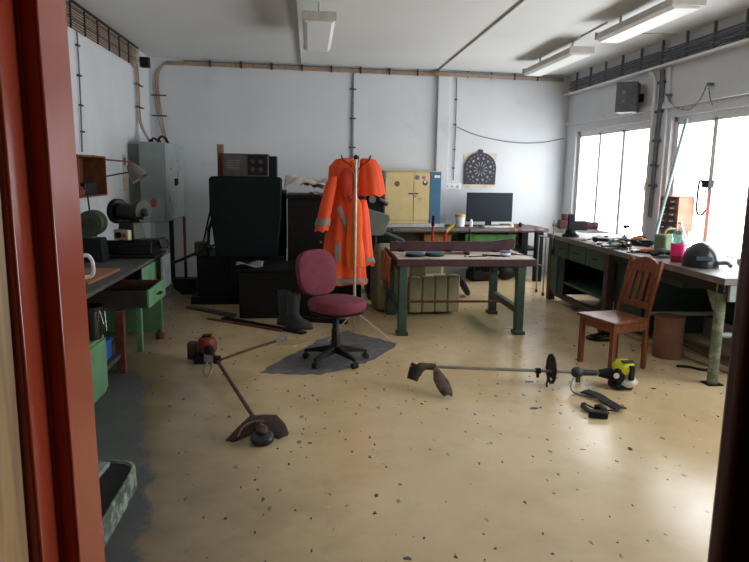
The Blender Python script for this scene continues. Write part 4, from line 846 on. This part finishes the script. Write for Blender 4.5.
tag(MB().b2(-.11, .11, -.05, .05, 0, .028).build('sanding_block', M('orange block', '#c8642f', .6), loc=(3.62, 6.62, ZB), rz=0, bevel=.004), 'small orange block on the right bench left of the green canister', 'block')
bt = T('drink_bottle', 'plastic drink bottle with pink label and red drink on the right bench', 'bottle', (3.45, 5.78, ZB))
BW = .064
MB().lathe([(.001, 0), (.055, 0), (BW, .015), (BW, .06), (.001, .06)], seg=28).build('drink', M('red drink', '#c03040', .15), bt)
MB().lathe([(BW-.001, .0605), (BW+.001, .0605), (BW+.002, .175), (BW-.001, .175)], seg=28).build('label', M('pink label', '#ff2f86', .4, var=.05), bt)
MB().lathe([(BW-.002, .1755), (BW, .21), (.060, .26), (.036, .315), (.018, .335), (.018, .352), (.001, .352)], seg=28).build('clear_top', glass_mat('pale aqua plastic', (.62, .85, .82), .22, .15), bt); MB().lathe([(.001, .353), (.021, .353), (.021, .378), (.001, .378)], seg=18).build('cap', WHITE, bt)
hl = T('welding_helmet', 'black welding helmet lying on the right bench near the window', 'helmet', (3.50, 5.49, ZB), R(-15))
rl = []
for i in range(9):
    f = i/8; rr2 = math.sqrt(max(.02, 1-(f)**2.4)); rl.append([Vector((.155*rr2*math.cos(2*PI*k/28), .17*rr2*math.sin(2*PI*k/28)*(1.0 if math.sin(2*PI*k/28) > 0 else .9), .22*f)) for k in range(28)])
MB().rings(rl).build('shell', M('black helmet shell', '#15181b', .3, var=.1), hl); vz = MB()
vz.box((-.02, -.150, .085), (.14, .03, .045), rot=Matrix.Rotation(R(-14), 3, 'X')); vz.build('visor_window', M('visor glass', '#3c474c', .15), hl, bevel=.005)
MB().tube([(.13, -.06, .04), (.19, -.1, .05), (.20, -.16, .03)], .018, smooth=3).build('head_strap', M('grey strap', '#77797a', .6), hl)
tag(MB().lathe([(.001, 0), (.035, 0), (.04, .04), (.035, .09), (.02, .11), (.001, .11)], seg=18).build('glass_jar', glass_mat('clear glass jar', (.85, .88, .88), .2), loc=(3.72, 5.20, ZB)), 'small clear jar right of the welding helmet', 'jar')
tag(MB().sheet(lambda u, v: Vector((-.16+.32*u, -.1+.2*v, .035+.03*math.sin(8*u+3*v)*math.cos(5*v))), 18, 14).build('black_glove', M('black cloth', '#131518', .85), loc=(3.55, 6.14, ZB+.012), rz=.3, solid=.02), 'black cloth crumpled behind the pink labelled bottle', 'cloth')
tag(MB().prism([(-.12, -.09), (.12, -.09), (.12, .09), (-.12, .09)], 'XY', 0, .004).build('paper_sheet', M('white paper', '#d8d8d8', .8), loc=(3.90, 5.22, ZB), rz=.5), 'white paper sheet at the near end of the right bench', 'paper')
tag(MB().b2(-.10, .10, -.02, .02, 0, .022).build('marker_pen_case', BLACK, loc=(3.62, 5.02, ZB), rz=.6, bevel=.006), 'black narrow case at the near corner of the right bench', 'case')
tag(MB().b2(-.14, .14, -.06, .06, 0, .05).build('grey_box', GREYST, loc=(4.0, 5.55, ZB), rz=1.2, bevel=.006), 'grey metal box behind the welding helmet by the sill', 'box')
tag(MB().sheet(lambda u, v: Vector((-.12+.24*u, -.08+.16*v, .03+.022*math.sin(9*u-4*v))), 14, 10).build('grey_rag', M('grey rag', '#60636a', .9), loc=(3.88, 4.98, ZB), rz=-.3, solid=.014), 'grey rag at the near end of the right bench by the wall', 'rag')
# clutter of tools along the right bench
TT = [('pliers', DARK, 3.42, 7.75, .5, RUST, 'pliers with rusty grips right of the vice'), ('hammer', DARK, 3.72, 7.92, 1.2, DARK, 'dark hammer behind the vice on the right bench'),
      ('screwdriver', STEEL, 3.52, 7.70, 2.2, REDP, 'red handled screwdriver near the vice'), ('wrench', DARK, 3.62, 7.42, .2, None, 'dark wrench in the tool heap, nearest the vice'),
      ('file', DARK, 3.38, 7.30, .9, RUST, 'file with brown handle at the front edge of the right bench'), ('wrench', STEEL, 3.72, 7.2, 1.9, None, 'bright wrench deep in the tool heap by the window'),
      ('pliers', DARK, 3.52, 7.1, 2.9, BLACK, 'all black pliers in the middle of the tool heap'), ('screwdriver', STEEL, 3.85, 7.55, .8, BLACK, 'black handled screwdriver by the window sill'),
      ('hammer', DARK, 3.40, 6.97, .15, BLACK, 'black hammer at the near end of the tool heap'), ('bolt', STEEL, 3.36, 7.62, .4, None, 'loose bolt on the bench edge under the vice'),
      ('file', STEEL, 3.72, 6.68, 1.3, BLACK, 'steel file left of the green canister'), ('wrench', DARK, 3.40, 6.56, .7, None, 'dark wrench at the bench edge above the wooden chair')]
for k, (kd, mt, x, y, a, hm, lab) in enumerate(TT): tool(kd, mt, (x, y, ZB), a, lab, hm)
for k, (x, y, wx, wy, h, mt, lab) in enumerate(((3.62, 7.85, .10, .07, .05, WHITE, 'white little box behind the pliers by the vice'), (4.08, 7.68, .14, .10, .06, DARK, 'dark metal block in the tool heap by the window'), (3.55, 7.28, .12, .05, .045, GREYST, 'grey block lying in the tool heap'), (3.86, 7.32, .16, .10, .07, CARD, 'brown little carton at the back of the tool heap'), (3.86, 7.16, .20, .09, .055, DARK, 'dark flat machine part in front of the organiser'))):
    tag(MB().b2(-wx/2, wx/2, -wy/2, wy/2, 0, h).b2(-wx*.3, wx*.3, -wy*.3, wy*.3, h, h*1.25).build('small_box' if 'box' in lab or 'carton' in lab else 'metal_block', mt, loc=(x, y, ZB), rz=jig(.8), bevel=.004), lab, 'box' if 'box' in lab or 'carton' in lab else 'metal block')
q = MB(); rn = random.Random(9)
for k in range(9):
    c0 = Vector((rn.uniform(-.12, .12), rn.uniform(-.2, .2), .02)); pts = []
    for j in range(6): pts.append(c0+Vector((rn.uniform(-.10, .10), rn.uniform(-.12, .12), rn.uniform(0.0, .07))))
    q.tube(pts, .007, seg=6, smooth=4)
tag(q.build('cable_tangle', BLACK, loc=(3.62, 6.94, ZB+.012)), 'tangle of black cable on the right bench below the window pillar', 'cable')
dr_ = T('power_drill', 'black and grey power drill lying at the front of the tool heap', 'drill', (3.40, 7.48, ZB), R(70))
MB().cyl((-.10, 0, .045), (.06, 0, .045), .032, .03).b2(-.09, -.05, -.15, -.02, .03, .065).build('drill_body', BLACK, dr_, bevel=.006); MB().cyl((.06, 0, .045), (.11, 0, .045), .022, .014).build('chuck', STEEL, dr_); MB().cyl((.11, 0, .045), (.20, 0, .045), .004).build('drill_bit', STEEL, dr_)
chn = MB()
for k in range(46):
    a = k*.42; r_ = .035+.0022*k; p = Vector((r_*math.cos(a), r_*.8*math.sin(a), .010)); d = Vector((-math.sin(a), math.cos(a), 0)); rm_ = Matrix((d, Vector((0, 0, 1)) if k % 2 else d.cross(Vector((0, 0, 1))), d.cross(Vector((0, 0, 1))) if k % 2 else Vector((0, 0, 1)))).transposed()
    chn.tube([p+rm_ @ Vector((.014*math.cos(t*PI/4), .008*math.sin(t*PI/4), 0)) for t in range(8)], .0028, seg=5, closed=True)
tag(chn.build('saw_chain', DARK, loc=(3.37, 6.80, ZB)), 'coiled dark chain at the bench edge near the black cable tangle', 'chain')
ptr = T('parts_tray', 'shallow grey tray of small parts in front of the left window', 'tray', (3.72, 7.63, ZB), .2); q = MB().b2(-.12, .12, -.09, .09, 0, .006)
for a in ((-.12, .12, -.09, -.084), (-.12, .12, .084, .09), (-.12, -.114, -.084, .084), (.114, .12, -.084, .084)): q.b2(*a, .006, .04)
q.build('tray_body', GREYST, ptr)
for k, (kd, mt, x, y, a, hm, lab) in enumerate((('hammer', STEEL, 3.44, 6.38, 2.0, DARK, 'steel headed hammer between the tool heap and the green canister'), ('wrench', DARK, 3.34, 7.15, 1.4, None, 'dark wrench along the front bench edge below the organiser'), ('screwdriver', STEEL, 3.70, 7.46, 2.6, M('yellow grip', '#d8b636'), 'yellow handled screwdriver in the tool heap'), ('pliers', STEEL, 3.88, 5.98, -.6, REDP, 'red gripped pliers behind the pink labelled bottle by the sill'), ('file', DARK, 4.0, 7.40, 2.2, None, 'dark file close to the window sill'))): tool(kd, mt, (x, y, ZB), a, lab, hm)
clm = T('clamp', 'dark upright clamp behind the tools in front of the left window', 'clamp', (3.92, 7.78, ZB), .5); MB().cyl((0, 0, 0), (0, 0, .05), .03).cyl((0, 0, .05), (.05, .03, .16), .008).build('stem', DARK, clm); MB().b2(.02, .10, .0, .05, .15, .19).build('head', DARK, clm, bevel=.006)
tag(MB().cyl((4.29, 7.26, 2.36), (3.72, 6.74, .925), .018).build('leaning_pole', M('pale blue green pole', '#7d9698', .4, var=.1)), 'long pale blue green pole leaning against the right window', 'pole')
wh = T('window_hook', 'bent steel loop handle hanging on the right window frame', 'handle', (XR-.02, 6.78, 1.30)); MB().tube([(0, .08, .36), (-.03, .10, .35), (-.03, .10, .06), (-.03, .03, .0), (-.03, -.03, .02), (0, -.02, .06)], .012, smooth=4).build('loop', DARK, wh); MB().b2(.0, .06, -.03, .10, .30, .38).build('plate', DARK, wh)

# ================================================================== wooden chair
PH = R(17)
wc = T('wooden_chair', 'brown varnished wooden chair with slatted back beside the right bench', 'chair', (2.60, 5.22, 0), PH)
CW, CD = .44, .43
q = MB().prism([(-.02, -.025), (CD-.02, .02), (CD-.02, CW-.02), (-.02, CW+.025)], 'XY', .435, .465); q.build('seat', CHAIRWD, wc, bevel=.008)
for y in (.022, CW-.022): MB().box((.022, y, .2175), (.042, .042, .435)).build('leg', CHAIRWD, wc, bevel=.004)
for y in (.045, CW-.045):
    l = MB().prism([(CD-.035, 0), (CD+.0, 0), (CD-.005, .46), (CD+.12, .965), (CD+.085, .975), (CD-.04, .46)], 'XZ', y-.018, y+.018); l.build('leg', CHAIRWD, wc, bevel=.004)
MB().b2(.03, CD-.04, .012, .03, .36, .435).b2(.03, CD-.04, CW-.03, CW-.012, .36, .435).b2(.012, .03, .045, CW-.045, .36, .435).build('apron', CHAIRWD, wc, bevel=.003)
def brx(z): return CD-.018+(z-.46)*.24 if z > .46 else CD-.02
q = MB(); n = 12; rl = []
for k in range(n+1):
    y = .065+(CW-.13)*k/n; zt = .935+.055*math.sin(PI*k/n); rl.append([Vector((brx(.86)-.012, y, .86)), Vector((brx(.86)+.012, y, .86)), Vector((brx(zt)+.012, y, zt)), Vector((brx(zt)-.012, y, zt))])
MB().rings(rl).build('top_rail', CHAIRWD, wc, bevel=.003)
MB().rings([[Vector((brx(z)+dx, y, z)) for z, dx in ((.54, -.011), (.54, .011), (.59, .011), (.59, -.011))] for y in (.062, CW-.062)]).build('lower_rail', CHAIRWD, wc, bevel=.003)
for k in range(4):
    y = .105+(CW-.21)*k/3; MB().rings([[Vector((brx(z)-.007, y-.018, z)), Vector((brx(z)+.007, y-.018, z)), Vector((brx(z)+.007, y+.018, z)), Vector((brx(z)-.007, y+.018, z))] for z in (.588, .862)]).build('slat', CHAIRWD, wc, bevel=.002)

# ================================================================== brushcutters
ye = T('brushcutter', 'yellow and black brushcutter lying on the floor in front of the wooden chair', 'brushcutter', (-.05, -.06, 0))
A = Vector((1.0, 5.06, .165)); B = Vector((2.42, 4.97, .115)); sd_ = (B-A).normalized()
MB().cyl(A, B, .0135).build('shaft', M('grey aluminium tube', '#8b8580', .4, .6, var=.2), ye)
q = MB().cyl(A-sd_*.05, A+sd_*.06, .028).ell(A-sd_*.06+Vector((0, 0, -.01)), (.045, .035, .04)).cyl(A+Vector((-.07, 0, 0)), A+Vector((-.09, -.02, -.07)), .03); q.build('gear_head', DIRTY, ye, bevel=.004)
MB().cyl(A+Vector((-.10, -.01, -.01)), A+Vector((-.135, -.035, -.10)), .055, .045).cyl(A+Vector((-.085, -.01, .005)), A+Vector((-.10, -.015, -.015)), .06).build('line_spool', M('dirty black spool', '#1e1a18', .6), ye)
gd_ = [(-.03, 0), (.03, .01), (.06, -.06), (.12, -.11), (.13, -.17), (.04, -.165), (-.02, -.10)]
gq = MB()
gq.sheet(lambda u, v: A+Vector((.05+.05*v+(.03+.085*min(1, 2.2*v)*math.sqrt(max(.12, 1-max(0, v-.62)**2*6)))*(u-.5), -.02-.30*v, -.01-.145*v+.04*math.sin(PI*u)*v*(1-.6*v)+.012)), 10, 14); gq.build('guard', DIRTY, ye, solid=.008)
p1 = A.lerp(B, .63); MB().cyl(p1-sd_*.02, p1+sd_*.02, .024).box(p1+Vector((0, -.0, -.03)), (.02, .02, .05)).build('harness_clamp', DARK, ye)
p2 = A.lerp(B, .70); rq = Matrix((Vector((0, 1, 0)), Vector((0, 0, 1)), sd_)).transposed()
q = MB().tube([p2+Vector((.01, .09*math.cos(a), .02+.115*math.sin(a))) for a in [R(30*k) for k in range(12)]], .014, closed=True); q.build('loop_handle', BLACK, ye)
MB().lathe([(.001, -.004), (.088, -.006), (.09, .006), (.001, .004)], p2+Vector((.012, 0, .025)), 24, Matrix.Rotation(R(84), 3, 'Y')).tube([p2+Vector((0, 0, -.02)), p2+Vector((-.03, -.02, -.10)), p2+Vector((-.03, -.03, -.125))], .009).build('barrier_plate', RUBBER, ye)
p3 = A.lerp(B, .90); q = MB().cyl(p3-sd_*.10, p3+sd_*.10, .026, .024).ell(p3-sd_*.06, (.055, .045, .045)).box(p3+Vector((-.05, 0, -.05)), (.03, .025, .06)); q.build('grip', M('dark grey grip', '#2c3033', .5), ye)
MB().cyl(B-sd_*.02, B+sd_*.10, .03, .058).build('clutch_housing', BLACK, ye)
E_ = Vector((2.555, 4.94, 0))
MB().b2(-.06, .09, -.08, .08, .0, .05).b2(-.055, .02, -.075, .075, .05, .18).build('engine_block', BLACK, ye, loc=E_, bevel=.015)
MB().ell((.03, 0, .17), (.09, .09, .072), 24).build('engine_cover', YELLOW, ye, loc=E_)
MB().box((.06, -.088, .15), (.04, .03, .12), R(10)).box((.04, -.05, .235), (.10, .05, .012)).build('cover_strap', BLACK, ye, loc=E_, bevel=.005)
MB().ell((.06, -.03, .06), (.085, .075, .05), 20).build('fuel_tank', M('milky tank plastic', '#b9b7ac', .35), ye, loc=E_); MB().cyl((-.065, -.088, .13), (-.085, -.125, .14), .022).build('primer_cap', WHITE, ye, loc=E_)
hs = T('harness_strap', 'black padded harness strap lying on the floor below the yellow brushcutter', 'strap', (-.05, -.06, 0))
MB().tube([(2.17, 4.93, .09), (2.12, 4.86, .04), (2.13, 4.80, .012), (2.2, 4.74, .01), (2.26, 4.70, .01)], .008, smooth=4).build('clip_loop', GREYST, hs)
pts = [(2.20, 4.80), (2.26, 4.66), (2.31, 4.52), (2.32, 4.40), (2.25, 4.36), (2.16, 4.42), (2.08, 4.52), (2.05, 4.46), (2.09, 4.36), (2.16, 4.28)]
def ribbon(pts, wd, z, th):
    rl = []; n = len(pts)
    P3 = []
    for i in range(n-1):
        for k in range(4):
            t = k/4; P3.append(Vector(pts[i]).lerp(Vector(pts[i+1]), t))
    P3.append(Vector(pts[-1]))
    for i, p in enumerate(P3):
        d = (P3[min(i+1, len(P3)-1)]-P3[max(i-1, 0)]).normalized(); nn = Vector((-d.y, d.x)); ww = wd*(1.5 if i < len(P3)*.35 else .75)
        zz = z+.012*math.sin(i*.55)+.012
        rl.append([Vector((*(p-nn*ww/2), zz)), Vector((*(p+nn*ww/2), zz+.01)), Vector((*(p+nn*ww/2), zz+.01+th)), Vector((*(p-nn*ww/2), zz+th))])
    return MB().rings(rl)
ribbon(pts, .045, .002, .010).build('webbing', RUBBER, hs)
MB().box((2.10, 4.31, .025), (.13, .07, .045), R(-20)).box((2.16, 4.40, .03), (.05, .10, .04), R(10)).build('buckle', BLACK, hs, bevel=.008)

rc = T('brushcutter', 'rusty orange brushcutter with loop guard lying on the floor at the left', 'brushcutter', (0, 0, 0))
A = Vector((-.33, 4.03, .085)); B = Vector((-.86, 5.62, .135)); sd_ = (B-A).normalized()
BRN = M('brown scuffed tube', '#5f3f33', .5, .3, var=.3, scale=14)
MB().cyl(A, B, .0145).build('shaft', BRN, rc); MB().cyl(A-sd_*.03, A+sd_*.12, .022).build('shaft_collar', M('dirty collar', '#8a7566', .5, .3, var=.3), rc)
q = MB().cyl(A-sd_*.09, A-sd_*.01, .034, .028).ell(A-sd_*.08, (.04, .04, .036)); q.build('gear_head', DIRTY, rc)
G0 = A-sd_*.02
gm = MB()
def poly_at(P, u):
    t = u*(len(P)-1); i = min(int(t), len(P)-2); return Vector(P[i]).lerp(Vector(P[i+1]), t-i)
TOPE = [(-.445, 4.05, .085), (-.39, 4.10, .122), (-.30, 4.11, .125), (-.22, 4.10, .125), (-.16, 4.05, .08)]
BOTE = [(-.535, 3.97, .012), (-.48, 3.95, .010), (-.33, 4.0, .05), (-.20, 3.97, .012), (-.135, 4.0, .035)]
gm.sheet(lambda u, v: poly_at(TOPE, u).lerp(poly_at(BOTE, u), v)+Vector((0, 0, .022*math.sin(PI*v)*math.sin(PI*u))), 20, 8); gm.build('guard', M('dark muddy guard', '#3a2c26', .6, .1, var=.3, scale=18), rc, solid=.008)
MB().lathe([(.001, 0), (.070, 0), (.075, .015), (.07, .04), (.045, .052), (.001, .053)], G0+Vector((.02, -.06, -.068)), 26, Matrix.Rotation(R(12), 3, 'X')).build('line_spool', M('dark blue black spool', '#1c2026', .4), rc, bevel=.004)
MB().tube([G0+Vector((-.13, -.06, -.04)), G0+Vector((-.10, -.01, .005)), G0+Vector((-.03, .02, .03)), G0+Vector((.03, .01, .03))], .006, smooth=4).build('guard_edge', M('worn copper edge', '#a0604c', .5), rc)
H0 = A.lerp(B, .84)
MB().tube([H0, H0+Vector((.10, .02, .03)), H0+Vector((.28, .12, .07)), H0+Vector((.43, .19, .10)), H0+Vector((.50, .20, .12))], .011, smooth=4).build('handle_bar', BRN, rc); MB().cyl(H0+Vector((.48, .197, .112)), H0+Vector((.57, .205, .15)), .022).build('handle_grip', M('grey grip', '#8d8f92', .5), rc)
MB().b2(-.03, .03, -.03, .03, -.02, .04).build('handle_clamp', DARK, rc, loc=H0, bevel=.006)
MB().tube([H0+Vector((-.05, .0, .03)), H0+Vector((-.10, -.06, -.05)), H0+Vector((-.07, -.10, -.10)), H0+Vector((-.04, -.06, -.06)), H0+Vector((-.06, 0, .0))], .009, smooth=4).build('strap_ring', M('grey wire loop', '#8a8580', .5, .4), rc)
E_ = Vector((-.94, 5.78, 0)); ORR = M('faded orange red shell', '#7d3020', .5, var=.2, scale=12)
MB().b2(-.09, .07, -.09, .10, 0, .07).b2(-.05, .06, -.06, .08, .07, .14).build('engine_block', BLACK, rc, loc=E_, bevel=.012)
MB().rings([[Vector((.085*s_*math.cos(2*PI*k/24)+.02, .085*s_*math.sin(2*PI*k/24), z)) for k in range(24)] for s_, z in ((.9, .09), (1.0, .12), (1., .18), (.85, .215), (.5, .235))]).build('engine_cover', ORR, rc, loc=E_)
MB().b2(-.15, -.075, -.05, .06, .03, .18).build('air_filter', M('dark filter box', '#2a2523', .6), rc, loc=E_, bevel=.012); MB().b2(.0, .09, -.10, -.04, .02, .10).build('fuel_tank', M('pale tank', '#8b7b6c', .5), rc, loc=E_, bevel=.012)
MB().b2(-.02, .06, -.04, .04, .232, .25).build('starter_cap', BLACK, rc, loc=E_, bevel=.005); MB().cyl(E_+Vector((.05, -.09, .13)), B-sd_*.02, .045, .025).build('clutch_housing', DARK, rc)
# small scraps on the floor
for k, (x, y, a, s_, mt, lab) in enumerate(((-.55, 6.25, .6, .14, PALECARD, 'pale splinter of wood on the floor between the orange brushcutter and the boots'), (-.75, 3.4, .2, .0, DARK, ''))):
    if s_: tag(MB().prism([(-s_, -.012), (s_, -.006), (s_*.9, .010), (-s_*.8, .014)], 'XY', 0, .006).build('wood_splinter', mt, loc=(x, y, 0), rz=a), lab, 'wood splinter')
